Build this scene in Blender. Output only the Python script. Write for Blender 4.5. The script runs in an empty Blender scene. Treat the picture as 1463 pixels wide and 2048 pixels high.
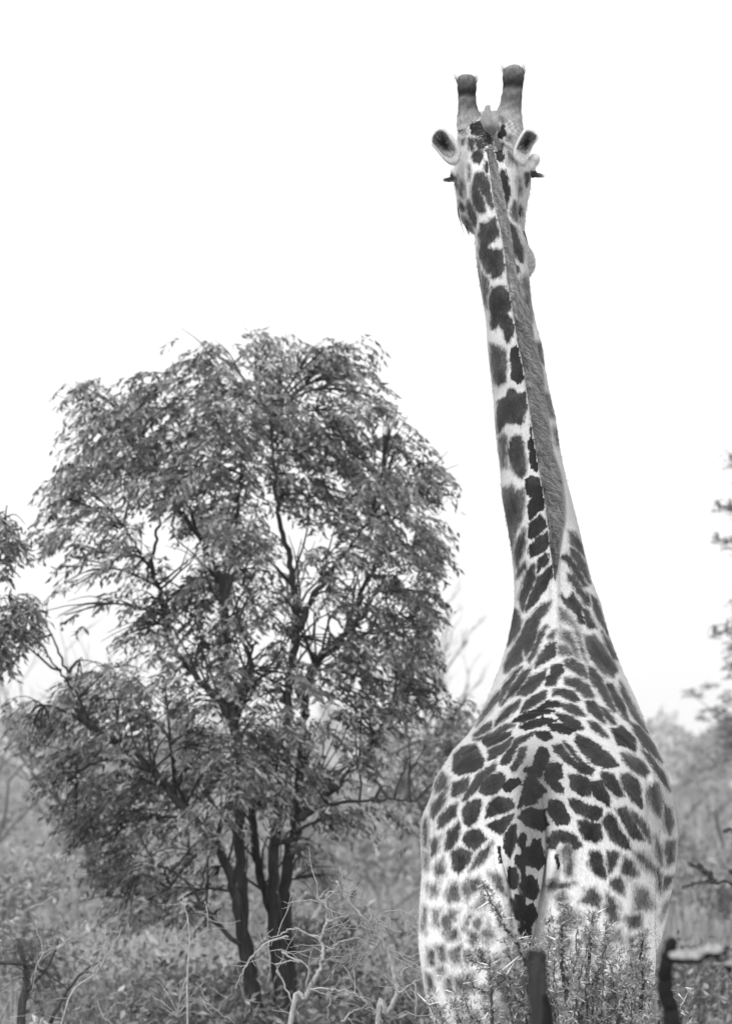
import bpy, math, random
import numpy as np
from mathutils import Vector, Matrix
from mathutils.bvhtree import BVHTree

random.seed(7)
rng = np.random.default_rng(7)
R = math.radians
scene = bpy.context.scene
col = scene.collection

# ------------------------------------------------------------------ camera
CAM_Z = 2.6
F_PX = 10200.0            # focal length in photograph pixels (1463 x 2048)
PITCH = math.atan(446.0 / F_PX)
cam_d = bpy.data.cameras.new('camera')
cam = bpy.data.objects.new('camera', cam_d)
col.objects.link(cam)
cam.location = (0, 0, CAM_Z)
cam.rotation_euler = (R(90) + PITCH, 0, 0)
cam_d.sensor_fit = 'VERTICAL'
cam_d.sensor_height = 36.0
cam_d.lens = F_PX / 2048.0 * 36.0
cam_d.clip_start = 0.5
cam_d.clip_end = 6000
cam_d.dof.use_dof = True
cam_d.dof.focus_distance = 20.6
cam_d.dof.aperture_fstop = 6.2
scene.camera = cam

# ------------------------------------------------------------------ light
SUN_EL, SUN_AZ = R(52), R(205)     # azimuth clockwise from +Y: behind the camera, a little left
w = bpy.data.worlds.new('World')
scene.world = w
w.use_nodes = True
nt = w.node_tree
nt.nodes.clear()
sky = nt.nodes.new('ShaderNodeTexSky')
sky.sky_type = 'NISHITA'
sky.sun_disc = False
sky.sun_elevation = SUN_EL
sky.sun_rotation = SUN_AZ
sky.air_density = 1.0
sky.dust_density = 1.5
bw = nt.nodes.new('ShaderNodeRGBToBW')
bg = nt.nodes.new('ShaderNodeBackground')
bg.inputs['Strength'].default_value = 0.15
out = nt.nodes.new('ShaderNodeOutputWorld')
nt.links.new(sky.outputs[0], bw.inputs[0])
mxn = nt.nodes.new('ShaderNodeMath')      # thin even overcast over the clear-sky gradient
mxn.operation = 'MULTIPLY_ADD'
mxn.inputs[1].default_value = 0.15
mxn.inputs[2].default_value = 2.75
nt.links.new(bw.outputs[0], mxn.inputs[0])
nt.links.new(mxn.outputs[0], bg.inputs['Color'])
nt.links.new(bg.outputs[0], out.inputs['Surface'])
sd = bpy.data.lights.new('sun', 'SUN')
sd.energy = 1.5
sd.angle = R(12)
sd.color = (1, 1, 1)
so = bpy.data.objects.new('sun', sd)
col.objects.link(so)
dvec = Vector((math.sin(SUN_AZ) * math.cos(SUN_EL), math.cos(SUN_AZ) * math.cos(SUN_EL), math.sin(SUN_EL)))
so.rotation_euler = dvec.to_track_quat('Z', 'Y').to_euler()
scene.view_settings.view_transform = 'Standard'
scene.view_settings.look = 'None'
scene.view_settings.gamma = 1
scene.view_settings.use_curve_mapping = False
scene.view_settings.exposure = 1.12
scene.cycles.max_bounces = 6
scene.cycles.transparent_max_bounces = 6


# ------------------------------------------------------------------ helpers
def W(px, py, Y):
    """world point seen at photograph pixel (px, py) at distance Y"""
    u = (px - 731.5) / F_PX
    v = (1024 - py) / F_PX
    cy, sy = math.cos(PITCH), math.sin(PITCH)
    d = (u, cy - v * sy, sy + v * cy)
    s = Y / d[1]
    return Vector((d[0] * s, Y, CAM_Z + d[2] * s))


def project(P):
    """N x 3 world points to photograph pixels"""
    cy, sy = math.cos(PITCH), math.sin(PITCH)
    x, y, z = P[:, 0], P[:, 1], P[:, 2] - CAM_Z
    dep = y * cy + z * sy
    up = -y * sy + z * cy
    return np.stack([731.5 + F_PX * x / dep, 1024 - F_PX * up / dep], 1)


def tag(o, label=None, cat=None, group=None, kind=None):
    if label: o['label'] = label
    if cat: o['category'] = cat
    if group: o['group'] = group
    if kind: o['kind'] = kind
    return o


def empty(name, loc=(0, 0, 0)):
    o = bpy.data.objects.new(name, None)
    col.objects.link(o)
    o.location = loc
    o.empty_display_size = 0.1
    return o


def link_mesh(name, me, mat=None, parent=None):
    o = bpy.data.objects.new(name, me)
    col.objects.link(o)
    if mat:
        me.materials.clear()
        me.materials.append(mat)
    if parent:
        o.parent = parent
        o.matrix_parent_inverse = Matrix.Translation(-parent.location)
    return o


class MB:
    """collects vertices and faces, then links them as ONE mesh object"""
    def __init__(self):
        self.v, self.f, self.t = [], [], []

    def add(self, vs, fs, tone=None):
        b = len(self.v)
        self.v.extend([tuple(p) for p in vs])
        self.f.extend([tuple(i + b for i in f) for f in fs])
        self.t.extend([0.5 if tone is None else tone] * len(vs))

    def tube(self, pts, rad, n=7, cap=True, tone=None):
        pts = [Vector(p) for p in pts]
        k = len(pts)
        if not hasattr(rad, '__len__'):
            rad = [rad] * k
        vs, fs = [], []
        ref = Vector((0.3, 0.9, 0.2)).normalized()
        for i, p in enumerate(pts):
            t = (pts[min(i + 1, k - 1)] - pts[max(i - 1, 0)])
            if t.length < 1e-9: t = Vector((0, 0, 1))
            t.normalize()
            a = t.cross(ref)
            if a.length < 1e-3: a = t.cross(Vector((1, 0, 0)))
            a.normalize()
            b = t.cross(a)
            for j in range(n):
                th = 2 * math.pi * j / n
                vs.append(p + (a * math.cos(th) + b * math.sin(th)) * rad[i])
        for i in range(k - 1):
            for j in range(n):
                j2 = (j + 1) % n
                fs.append((i * n + j, i * n + j2, (i + 1) * n + j2, (i + 1) * n + j))
        if cap:
            fs.append(tuple(range(n - 1, -1, -1)))
            fs.append(tuple((k - 1) * n + j for j in range(n)))
        self.add(vs, fs, tone)

    def mesh(self, name, smooth=True):
        me = bpy.data.meshes.new(name)
        me.from_pydata(self.v, [], self.f)
        me.update()
        if smooth:
            me.polygons.foreach_set('use_smooth', [True] * len(me.polygons))
        a = me.attributes.new('tone', 'FLOAT', 'POINT')
        a.data.foreach_set('value', self.t)
        return me

    def build(self, name, mat, parent=None, smooth=True):
        return link_mesh(name, self.mesh(name, smooth), mat, parent)


def np_mesh(name, V, F, tone=None, mat=None, parent=None, smooth=False):
    """V (n,3), F (m,k) numpy arrays -> mesh object"""
    me = bpy.data.meshes.new(name)
    m, k = F.shape
    me.vertices.add(len(V))
    me.vertices.foreach_set('co', np.ascontiguousarray(V, dtype=np.float32).ravel())
    me.loops.add(m * k)
    me.loops.foreach_set('vertex_index', np.ascontiguousarray(F, dtype=np.int32).ravel())
    me.polygons.add(m)
    me.polygons.foreach_set('loop_start', np.arange(0, m * k, k, dtype=np.int32))
    me.polygons.foreach_set('loop_total', np.full(m, k, dtype=np.int32))
    if smooth:
        me.polygons.foreach_set('use_smooth', np.ones(m, dtype=bool))
    me.update(calc_edges=True)
    if tone is not None:
        a = me.attributes.new('tone', 'FLOAT', 'POINT')
        a.data.foreach_set('value', np.ascontiguousarray(tone, dtype=np.float32))
    return link_mesh(name, me, mat, parent)


def catmull(pts, per=6):
    pts = [np.array(p, float) for p in pts]
    o = []
    for i in range(len(pts) - 1):
        p0, p1, p2, p3 = pts[max(i - 1, 0)], pts[i], pts[i + 1], pts[min(i + 2, len(pts) - 1)]
        for k in range(per):
            t = k / per
            o.append(0.5 * ((2 * p1) + (-p0 + p2) * t + (2 * p0 - 5 * p1 + 4 * p2 - p3) * t * t + (-p0 + 3 * p1 - 3 * p2 + p3) * t ** 3))
    o.append(pts[-1])
    return o


# ------------------------------------------------------------------ materials (the photograph is black and white: all greys)
def g(v):
    return (v, v, v, 1)


def mat_new(name, rough=0.8):
    m = bpy.data.materials.new(name)
    m.use_nodes = True
    n = m.node_tree.nodes
    b = n['Principled BSDF']
    b.inputs['Roughness'].default_value = rough
    b.inputs['Specular IOR Level'].default_value = 0.25
    return m, m.node_tree, b


def N(t, kind, **kw):
    n = t.nodes.new(kind)
    for k, v in kw.items():
        if k in ('operation', 'blend_type', 'data_type', 'attribute_name', 'interpolation_type', 'noise_dimensions', 'feature', 'distance'):
            setattr(n, k, v)
        else:
            n.inputs[k].default_value = v
    return n


def ramp(t, src, stops):
    r = t.nodes.new('ShaderNodeValToRGB')
    e = r.color_ramp.elements
    while len(e) < len(stops): e.new(0.5)
    for i, (p, v) in enumerate(stops):
        e[i].position = p
        e[i].color = g(v)
    t.links.new(src, r.inputs[0])
    return r.outputs[0]


def math_(t, op, a, b=None, c=None, clamp=False):
    n = t.nodes.new('ShaderNodeMath')
    n.operation = op
    n.use_clamp = clamp
    for i, x in enumerate((a, b, c)):
        if x is None: continue
        if isinstance(x, (int, float)): n.inputs[i].default_value = x
        else: t.links.new(x, n.inputs[i])
    return n.outputs[0]


def coords(t, scale=(1, 1, 1), rot=(0, 0, 0)):
    tc = t.nodes.new('ShaderNodeTexCoord')
    mp = t.nodes.new('ShaderNodeMapping')
    mp.inputs['Scale'].default_value = scale
    mp.inputs['Rotation'].default_value = rot
    t.links.new(tc.outputs['Object'], mp.inputs['Vector'])
    return mp.outputs[0]


def noise(t, vec, scale, detail=3, rough=0.5):
    n = t.nodes.new('ShaderNodeTexNoise')
    n.inputs['Scale'].default_value = scale
    n.inputs['Detail'].default_value = detail
    n.inputs['Roughness'].default_value = rough
    t.links.new(vec, n.inputs['Vector'])
    return n.outputs[0]


def bump(t, b, h, strength, dist):
    n = t.nodes.new('ShaderNodeBump')
    n.inputs['Strength'].default_value = strength
    n.inputs['Distance'].default_value = dist
    t.links.new(h, n.inputs['Height'])
    t.links.new(n.outputs[0], b.inputs['Normal'])


def leaf_mat(name, lo, hi, trans=0.25, rough=0.5, spec=0.4):
    """leaf: base grey from the per-leaf tone attribute, some light passes through"""
    m, t, b = mat_new(name, rough)
    b.inputs['Specular IOR Level'].default_value = spec
    at = N(t, 'ShaderNodeAttribute', attribute_name='tone')
    c = ramp(t, at.outputs['Fac'], [(0.0, lo), (0.75, (lo + hi) * 0.5), (1.0, hi)])
    t.links.new(c, b.inputs['Base Color'])
    tr = t.nodes.new('ShaderNodeBsdfTranslucent')
    t.links.new(c, tr.inputs['Color'])
    mx = t.nodes.new('ShaderNodeMixShader')
    mx.inputs[0].default_value = trans
    t.links.new(b.outputs[0], mx.inputs[1])
    t.links.new(tr.outputs[0], mx.inputs[2])
    t.links.new(mx.outputs[0], t.nodes['Material Output'].inputs['Surface'])
    return m


def bark_mat(name, lo, hi, sc=30, stretch=0.15):
    m, t, b = mat_new(name, 0.9)
    v = coords(t, (1, 1, stretch))
    n = noise(t, v, sc, 5, 0.65)
    t.links.new(ramp(t, n, [(0.3, lo), (0.7, hi)]), b.inputs['Base Color'])
    bump(t, b, n, 0.8, 0.02)
    return m


# ------------------------------------------------------------------ the giraffe's coat: patches traced as outlines on the hide
def Z(ox, oy, s, polys):
    return [(np.array([(ox + x / s, oy + y / s) for x, y in p]), tn) for p, tn in polys]


PATCHES = []
PATCHES += Z(880, 330, 6.65, [
 ([(470,120),(540,100),(600,150),(650,200),(670,320),(700,480),(715,560),(680,590),(640,520),(600,430),(560,380),(520,310),(490,320),(540,400),(590,500),(600,620),(540,640),(500,620),(450,520),(420,400),(415,280),(440,180)],.8),
 ([(800,70),(850,90),(890,160),(895,260),(925,320),(915,450),(880,560),(850,480),(860,380),(830,280),(800,180)],.9),
 ([(375,470),(420,540),(465,640),(475,740),(460,830),(420,760),(375,650),(360,560)],.8),
 ([(250,480),(290,520),(320,570),(310,610),(260,570)],.8),
 ([(265,200),(295,240),(305,340),(285,430),(260,380),(250,320)],.6),
 ([(530,790),(600,770),(640,780),(670,720),(740,710),(750,780),(780,890),(760,960),(720,1010),(650,1050),(620,1100),(700,1120),(820,1130),(840,1220),(860,1340),(840,1400),(810,1480),(700,1510),(670,1440),(610,1430),(570,1330),(530,1250),(515,1100),(510,950)],.8),
 ([(910,760),(960,800),(1020,900),(1060,1020),(1100,1100),(1095,1290),(1060,1290),(1000,1200),(960,1120),(960,1000),(920,880)],.8),
 ([(985,1330),(1030,1350),(1035,1420),(1010,1450),(980,1400)],.9),
 ([(985,490),(1010,520),(1025,620),(1035,760),(1000,740),(950,650),(940,580)],.7),
 ([(1060,550),(1085,590),(1075,680),(1045,690),(1040,610)],.8),
 ([(545,1430),(590,1480),(630,1570),(640,1690),(590,1850),(570,1662),(545,1560)],.7),
 ([(1110,1470),(1150,1500),(1180,1662),(1100,1662),(1060,1580),(1100,1550)],.6),
 ([(1040,190),(1060,230),(1080,330),(1065,380),(1040,330)],.5),
 ([(1140,110),(1190,100),(1180,200),(1150,280),(1130,200)],.8),
 ([(130,130),(215,150),(225,330),(180,260)],.6),
 ([(290,700),(380,720),(430,840),(440,900),(370,860),(310,800)],.5),
 ([(600,10),(630,0),(640,60),(620,90),(595,60)],.9),
 ([(380,0),(400,90),(385,200),(370,100)],.7),
])
PATCHES += Z(800, 90, 4.18, [
 ([(585,665),(650,650),(700,670),(730,720),(760,790),(750,815),(700,805),(700,740),(650,740),(600,740)],1),
 ([(820,690),(860,680),(875,740),(850,780),(810,770)],1),
 ([(575,780),(605,790),(615,870),(590,880),(570,830)],.8),
 ([(630,790),(670,800),(690,860),(650,865)],.9),
 ([(610,900),(660,885),(685,930),(660,990),(620,980),(598,940)],.9),
 ([(790,900),(840,880),(865,930),(850,975),(810,960)],.9),
 ([(500,790),(535,785),(530,830),(505,835)],.7),
 ([(510,710),(545,680),(540,730),(520,740)],.5),
 ([(820,830),(860,825),(855,870),(825,865)],.8),
 ([(890,770),(935,770),(920,805),(895,795)],.7),
 ([(890,850),(910,870),(940,950),(940,990),(905,985),(895,920)],.6),
 ([(820,560),(870,540),(895,570),(880,630),(830,620)],.45),
 ([(710,980),(735,1000),(725,1060),(705,1040)],.9),
])
PATCHES += Z(880, 500, 4.096, [
 ([(330,200),(360,220),(385,280),(380,400),(385,480),(360,420),(340,300)],.7),
 ([(430,310),(510,295),(530,340),(560,350),(560,290),(590,330),(590,480),(550,500),(520,510),(560,540),(605,600),(600,680),(555,760),(530,720),(520,650),(490,630),(470,590),(440,660),(420,640),(410,500),(405,400)],.85),
 ([(415,770),(480,800),(535,830),(540,920),(530,1080),(470,1110),(445,1090),(425,980),(410,850)],.75),
 ([(575,820),(600,790),(650,800),(660,870),(685,960),(690,1040),(640,1085),(590,1060),(585,950)],.95),
 ([(470,1240),(545,1200),(560,1150),(590,1140),(640,1180),(710,1170),(715,1260),(690,1330),(660,1440),(620,1410),(540,1420),(500,1470),(475,1500),(465,1400)],.85),
 ([(575,1540),(620,1515),(670,1540),(680,1650),(700,1760),(690,1850),(660,1870),(610,1830),(570,1740),(560,1640)],.8),
 ([(740,1430),(770,1540),(800,1650),(825,1800),(790,1810),(745,1780),(735,1650),(725,1570),(750,1530)],1),
 ([(480,1560),(520,1510),(550,1550),(540,1640),(540,1780),(500,1790),(485,1680)],.6),
 ([(700,1900),(740,1860),(840,1890),(850,1960),(870,2048),(760,2048),(720,1980)],.95),
 ([(650,260),(690,210),(720,260),(735,400),(750,560),(730,600),(700,480),(680,350)],.5),
 ([(780,770),(830,760),(850,930),(810,920),(790,850)],.55),
 ([(850,1180),(880,1180),(910,1250),(945,1370),(890,1370),(860,1280)],.55),
 ([(920,1460),(960,1460),(980,1600),(950,1600)],.5),
 ([(295,60),(312,120),(330,230),(345,330),(330,300),(305,200)],.6),
])
PATCHES += Z(930, 960, 3.6575, [
 ([(270,60),(300,55),(340,35),(370,85),(430,70),(430,180),(420,260),(390,330),(360,400),(335,540),(310,440),(290,300),(275,150)],.7),
 ([(440,0),(590,0),(600,200),(540,215),(470,290),(460,200),(490,130),(450,100)],1),
 ([(470,320),(550,260),(610,330),(560,370),(490,430),(465,420)],.95),
 ([(470,500),(520,430),(600,380),(640,400),(640,450),(570,520),(480,560),(465,540)],.95),
 ([(430,350),(440,460),(400,580),(375,640),(355,560),(370,460)],.75),
 ([(430,600),(440,640),(400,700),(375,720),(390,650)],.75),
 ([(540,570),(600,540),(610,590),(560,640),(525,680),(530,620)],.95),
 ([(500,620),(510,720),(470,820),(440,900),(420,960),(390,880),(420,760),(450,660)],.8),
 ([(640,620),(630,700),(600,760),(560,820),(510,900),(440,960),(450,890),(500,800),(530,720),(590,660)],.9),
 ([(625,890),(600,950),(545,1020),(520,1100),(500,1200),(445,1290),(425,1240),(408,1260),(415,1320),(290,1410),(285,1350),(330,1260),(400,1140),(450,1030),(560,910)],.8),
 ([(600,1060),(560,1150),(520,1260),(470,1330),(450,1310),(500,1220),(540,1110)],.8),
 ([(660,1190),(660,1280),(590,1320),(510,1370),(530,1310),(600,1210)],.85),
 ([(660,1110),(640,1160),(600,1150),(640,1110)],.7),
 ([(340,930),(380,960),(410,1040),(400,1090),(340,1180),(310,1210),(320,1080)],.8),
 ([(690,560),(760,550),(830,650),(890,770),(860,770),(800,690),(750,610)],.8),
 ([(745,690),(800,700),(850,800),(905,850),(905,920),(870,900),(810,800),(750,720)],.8),
 ([(700,840),(740,880),(790,830),(840,920),(870,1050),(840,1050),(800,970),(740,920)],.8),
 ([(690,940),(740,960),(790,1020),(830,1100),(860,1200),(890,1330),(860,1310),(830,1200),(790,1080),(730,1040),(700,1020)],.55),
 ([(700,1080),(760,1110),(800,1190),(830,1300),(800,1290),(760,1210),(700,1160)],.55),
 ([(680,1210),(740,1200),(790,1280),(720,1280),(680,1270)],.6),
 ([(760,380),(800,390),(850,470),(870,560),(810,510),(770,450)],.7),
 ([(770,500),(830,530),(880,620),(910,750),(880,740),(820,620),(770,550)],.75),
 ([(860,940),(900,970),(955,1080),(900,1080),(880,1020)],.8),
 ([(870,1150),(940,1140),(1010,1220),(1080,1330),(1110,1390),(1080,1440),(1000,1410),(920,1310),(885,1230)],.75),
 ([(925,850),(960,880),(1000,1000),(1040,1130),(1000,1060),(950,980)],.8),
 ([(1000,1110),(1060,1190),(1110,1310),(1080,1310),(1030,1220)],.75),
 ([(720,1320),(790,1310),(870,1360),(900,1440),(880,1450),(810,1410),(740,1370)],.75),
 ([(630,1360),(700,1350),(720,1390),(680,1440),(650,1500),(590,1500),(590,1450),(625,1420)],.9),
 ([(590,1390),(580,1450),(510,1530),(440,1580),(380,1570),(400,1530),(480,1440)],.85),
 ([(480,1370),(430,1480),(350,1570),(300,1600),(260,1650),(340,1510),(420,1400)],.8),
 ([(410,1370),(330,1500),(250,1640),(240,1600),(280,1500),(360,1400)],.8),
 ([(730,1450),(820,1450),(900,1500),(940,1590),(880,1590),(800,1520),(730,1490)],.8),
 ([(640,1540),(720,1530),(800,1560),(830,1610),(790,1620),(700,1575),(640,1575)],.85),
 ([(590,1540),(580,1590),(510,1640),(410,1690),(440,1620),(520,1570)],.9),
 ([(400,1610),(380,1670),(300,1740),(215,1800),(230,1750),(300,1670)],.85),
 ([(900,1370),(950,1390),(1000,1460),(1040,1560),(1100,1690),(1080,1700),(1010,1600),(930,1490),(910,1440)],.8),
 ([(1030,1490),(1070,1490),(1110,1560),(1160,1640),(1190,1760),(1150,1730),(1090,1640)],.8),
 ([(1130,1470),(1170,1540),(1230,1660),(1330,1850),(1280,1800),(1200,1690),(1140,1560)],.75),
 ([(540,1665),(600,1620),(690,1625),(690,1650),(620,1662),(520,1685)],1),
 ([(700,1640),(780,1640),(850,1690),(880,1720),(820,1720),(740,1690)],.85),
 ([(880,1620),(940,1620),(1000,1700),(1020,1780),(970,1750),(900,1680)],.85),
 ([(980,1660),(1040,1690),(1100,1780),(1080,1790),(1030,1750)],.8),
 ([(350,1765),(430,1705),(540,1675),(650,1690),(540,1725),(430,1765)],1),
 ([(660,1710),(740,1720),(830,1770),(860,1820),(800,1820),(720,1780)],.9),
 ([(250,1540),(250,1600),(170,1700),(110,1770),(80,1800),(130,1700),(200,1590)],.75),
 ([(190,1770),(190,1820),(80,1875),(60,1870),(130,1800)],.85),
 ([(400,1810),(480,1760),(580,1738),(660,1760),(560,1792),(440,1820)],1),
 ([(600,1790),(700,1780),(800,1830),(760,1860),(640,1830)],1),
 ([(900,1770),(960,1780),(1040,1880),(1000,1870),(920,1810)],.85),
 ([(1070,1830),(1140,1800),(1200,1880),(1210,1960),(1120,1930)],.9),
 ([(200,1850),(300,1785),(360,1790),(250,1860),(150,1902),(60,1900)],.85),
 ([(1200,1770),(1250,1820),(1320,1902),(1360,1980),(1300,1950)],.8),
])
PATCHES += Z(900, 1440, 3.6575, [
 ([(230,150),(280,120),(440,90),(430,120),(340,170),(270,200)],.95),
 ([(280,220),(370,180),(450,130),(430,190),(370,250),(280,290)],.9),
 ([(30,250),(90,200),(180,180),(210,230),(240,290),(230,350),(150,380),(60,400),(20,370)],.9),
 ([(470,150),(560,110),(620,90),(540,150),(490,180),(450,260),(430,310),(370,330),(380,280),(440,210)],.95),
 ([(510,210),(550,200),(540,270),(500,340),(460,380),(445,350),(490,280)],.9),
 ([(620,90),(720,90),(740,130),(690,150),(640,120)],1),
 ([(650,200),(700,210),(720,260),(700,320),(660,410),(600,410),(545,370),(560,350),(610,340),(625,260)],1),
 ([(750,190),(810,185),(860,250),(920,310),(990,320),(1050,370),(1030,400),(950,380),(880,330),(820,280),(770,230)],.9),
 ([(830,160),(880,200),(930,270),(985,330),(945,318),(880,240)],.9),
 ([(920,110),(1000,140),(1080,190),(1160,250),(1220,330),(1130,350),(1050,320),(970,240),(915,160)],.9),
 ([(1250,240),(1330,260),(1400,300),(1450,380),(1420,415),(1350,380),(1270,310)],.8),
 ([(700,330),(750,310),(810,330),(815,420),(780,440),(825,500),(820,530),(760,510),(700,450),(690,400)],.95),
 ([(870,400),(960,410),(1030,450),(1100,450),(1160,560),(1160,630),(1110,590),(1060,560),(1030,510),(1010,555),(960,540),(880,500)],.9),
 ([(1105,390),(1180,400),(1230,470),(1270,560),(1220,560),(1140,490),(1110,430)],.85),
 ([(1250,400),(1300,390),(1370,440),(1390,520),(1395,640),(1340,600),(1290,530),(1250,460)],.8),
 ([(330,310),(320,370),(250,440),(180,520),(110,590),(90,590),(150,470),(210,390)],.85),
 ([(300,400),(370,385),(400,430),(370,490),(320,540),(250,545),(205,520),(230,460)],.9),
 ([(30,470),(140,430),(120,510),(40,560),(10,550)],.8),
 ([(390,480),(440,440),(500,430),(510,460),(470,490),(420,525),(390,510)],1.1),
 ([(540,450),(590,470),(610,500),(660,480),(700,520),(650,560),(610,590),(560,600),(500,640),(510,580),(540,530),(545,490)],1.2),
 ([(270,650),(310,580),(380,565),(450,590),(460,640),(420,670),(330,690),(260,715)],.9),
 ([(90,660),(130,600),(220,585),(220,640),(200,720),(150,780),(100,750)],.85),
 ([(725,590),(780,590),(820,610),(840,660),(870,710),(850,760),(790,765),(740,710),(710,650)],.95),
 ([(870,580),(930,590),(1000,620),(1100,650),(1110,700),(1070,745),(1000,710),(930,680),(880,620)],.9),
 ([(500,710),(560,670),(630,670),(690,710),(710,760),(670,810),(630,800),(590,750),(540,730)],1.2),
 ([(460,690),(430,750),(400,800),(370,835),(300,800),(265,770),(340,740)],.9),
 ([(940,740),(1010,740),(1090,760),(1110,860),(1060,900),(990,870),(950,800)],.85),
 ([(1110,740),(1160,680),(1200,720),(1240,800),(1290,880),(1310,945),(1250,920),(1180,880),(1150,820)],.8),
 ([(1210,650),(1280,640),(1330,720),(1370,800),(1420,880),(1330,860),(1270,760)],.8),
 ([(1300,650),(1390,720),(1450,810),(1460,900),(1410,820),(1340,740)],.7),
 ([(120,830),(180,800),(220,820),(260,870),(210,920),(170,950),(120,920),(90,880)],.85),
 ([(440,780),(480,770),(480,850),(460,940),(430,1005),(400,930),(400,850)],.95),
 ([(520,830),(545,830),(545,900),(520,940),(495,900)],1.2),
 ([(610,880),(650,880),(680,960),(690,1040),(640,1095),(590,1060),(550,1060),(560,970)],1),
 ([(740,830),(800,810),(880,830),(920,860),(960,920),(900,950),(870,910),(800,890),(760,940),(720,930),(710,880)],.85),
 ([(820,920),(880,950),(900,1040),(920,1100),(890,1120),(850,1050),(790,1000)],.45),
 ([(10,960),(60,940),(160,970),(140,1040),(60,1120),(20,1090),(10,1020)],.75),
 ([(310,890),(290,960),(240,1040),(140,1110),(170,1040),(210,980)],.7),
 ([(1020,975),(1080,960),(1110,1000),(1130,1100),(1130,1160),(1060,1130),(1010,1060)],.75),
 ([(1150,960),(1230,970),(1210,1060),(1170,1110),(1140,1050)],.75),
 ([(1280,1010),(1340,1040),(1365,1130),(1320,1160),(1250,1120),(1250,1060)],.6),
 ([(1180,1170),(1240,1150),(1280,1220),(1270,1280),(1220,1260),(1170,1210)],.65),
 ([(480,1000),(520,990),(525,1060),(500,1080),(475,1040)],1.1),
 ([(430,1080),(470,1080),(500,1150),(490,1230),(440,1230),(420,1150)],.95),
 ([(540,1170),(590,1140),(630,1190),(640,1260),(610,1320),(560,1290),(525,1240)],1),
 ([(280,1120),(350,1120),(390,1180),(400,1280),(350,1240),(300,1180)],.5),
 ([(130,1170),(210,1150),(220,1240),(150,1290),(120,1230)],.55),
 ([(740,1170),(820,1190),(910,1190),(860,1230),(720,1240),(700,1210)],.55),
 ([(990,1240),(1050,1230),(1100,1290),(1090,1380),(1020,1350),(940,1330),(980,1290)],.55),
 ([(1140,1270),(1200,1310),(1240,1370),(1200,1420),(1150,1400)],.5),
 ([(450,1320),(500,1290),(510,1380),(460,1400)],.9),
 ([(520,1380),(580,1370),(600,1430),(560,1480),(510,1430)],1.1),
 ([(0,1190),(60,1210),(70,1310),(10,1340)],.5),
])
PATCHES += Z(820, 1400, 2.5667, [
 ([(160,370),(195,400),(180,450),(130,480),(125,430)],.7),
 ([(110,540),(165,480),(190,440),(175,520),(120,610),(105,600)],.75),
 ([(215,430),(300,400),(285,450),(220,490)],.85),
 ([(150,600),(190,560),(240,530),(230,590),(170,650),(140,660)],.8),
 ([(62,640),(85,600),(90,680),(85,760),(65,740)],.6),
 ([(190,680),(250,630),(250,690),(215,760),(180,770)],.8),
 ([(100,720),(150,700),(140,780),(110,800)],.65),
 ([(120,860),(165,810),(180,890),(140,910)],.55),
 ([(200,950),(240,930),(250,1010),(200,1050),(180,1010)],.5),
 ([(310,1060),(380,1010),(420,1050),(350,1070)],.4),
 ([(190,1090),(240,1070),(240,1120),(200,1130)],.4),
 ([(110,1090),(150,1080),(150,1150),(115,1150)],.35),
 ([(270,1110),(300,1100),(300,1180),(275,1180)],.4),
 ([(320,1130),(380,1130),(350,1180),(320,1170)],.4),
 ([(185,1185),(250,1185),(240,1235),(190,1230)],.4),
 ([(135,1270),(180,1265),(175,1340),(145,1335)],.45),
 ([(205,1285),(270,1280),(245,1360),(210,1340)],.45),
 ([(88,1275),(125,1290),(130,1365),(95,1365)],.5),
 ([(265,1435),(340,1435),(310,1495),(270,1485)],.3),
 ([(78,1400),(110,1420),(125,1500),(90,1490)],.55),
 ([(55,1080),(75,1080),(85,1180),(62,1170)],.4),
 ([(115,1550),(150,1570),(165,1650),(130,1640)],.6),
 ([(90,950),(150,940),(140,1000),(100,1000)],.4),
 ([(72,780),(95,790),(88,880),(70,860)],.5),
 ([(180,1440),(220,1430),(225,1500),(190,1500)],.35),
 ([(150,1100),(180,1100),(180,1150),(160,1150)],.3),
 ([(1225,440),(1270,430),(1290,520),(1280,600),(1240,560),(1215,490)],.65),
 ([(1305,540),(1335,560),(1350,640),(1330,690),(1300,640)],.65),
 ([(1310,730),(1360,720),(1355,820),(1320,850),(1305,780)],.6),
 ([(1300,910),(1345,905),(1325,960),(1295,980)],.65),
 ([(1255,700),(1290,760),(1290,850),(1260,800)],.5),
 ([(1175,780),(1220,800),(1250,880),(1230,900),(1190,840)],.45),
 ([(1190,960),(1230,1010),(1230,1080),(1170,1070),(1140,1050)],.4),
 ([(1110,1120),(1190,1100),(1180,1170),(1130,1170)],.45),
 ([(1015,1190),(1070,1185),(1090,1235),(1040,1255)],.35),
 ([(840,1100),(890,1105),(890,1140),(850,1145)],.35),
 ([(1265,860),(1287,900),(1287,1000),(1265,950)],.55),
 ([(1190,260),(1230,280),(1300,380),(1330,470),(1270,390)],.8),
 ([(1030,150),(1090,140),(1150,200),(1155,260),(1090,230)],.9),
 ([(1130,120),(1170,130),(1250,230),(1290,320),(1220,260)],.8),
 ([(1300,1060),(1325,1010),(1310,1120)],.45),
 ([(560,940),(575,1000),(572,1240),(560,1180)],.8),
])


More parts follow.
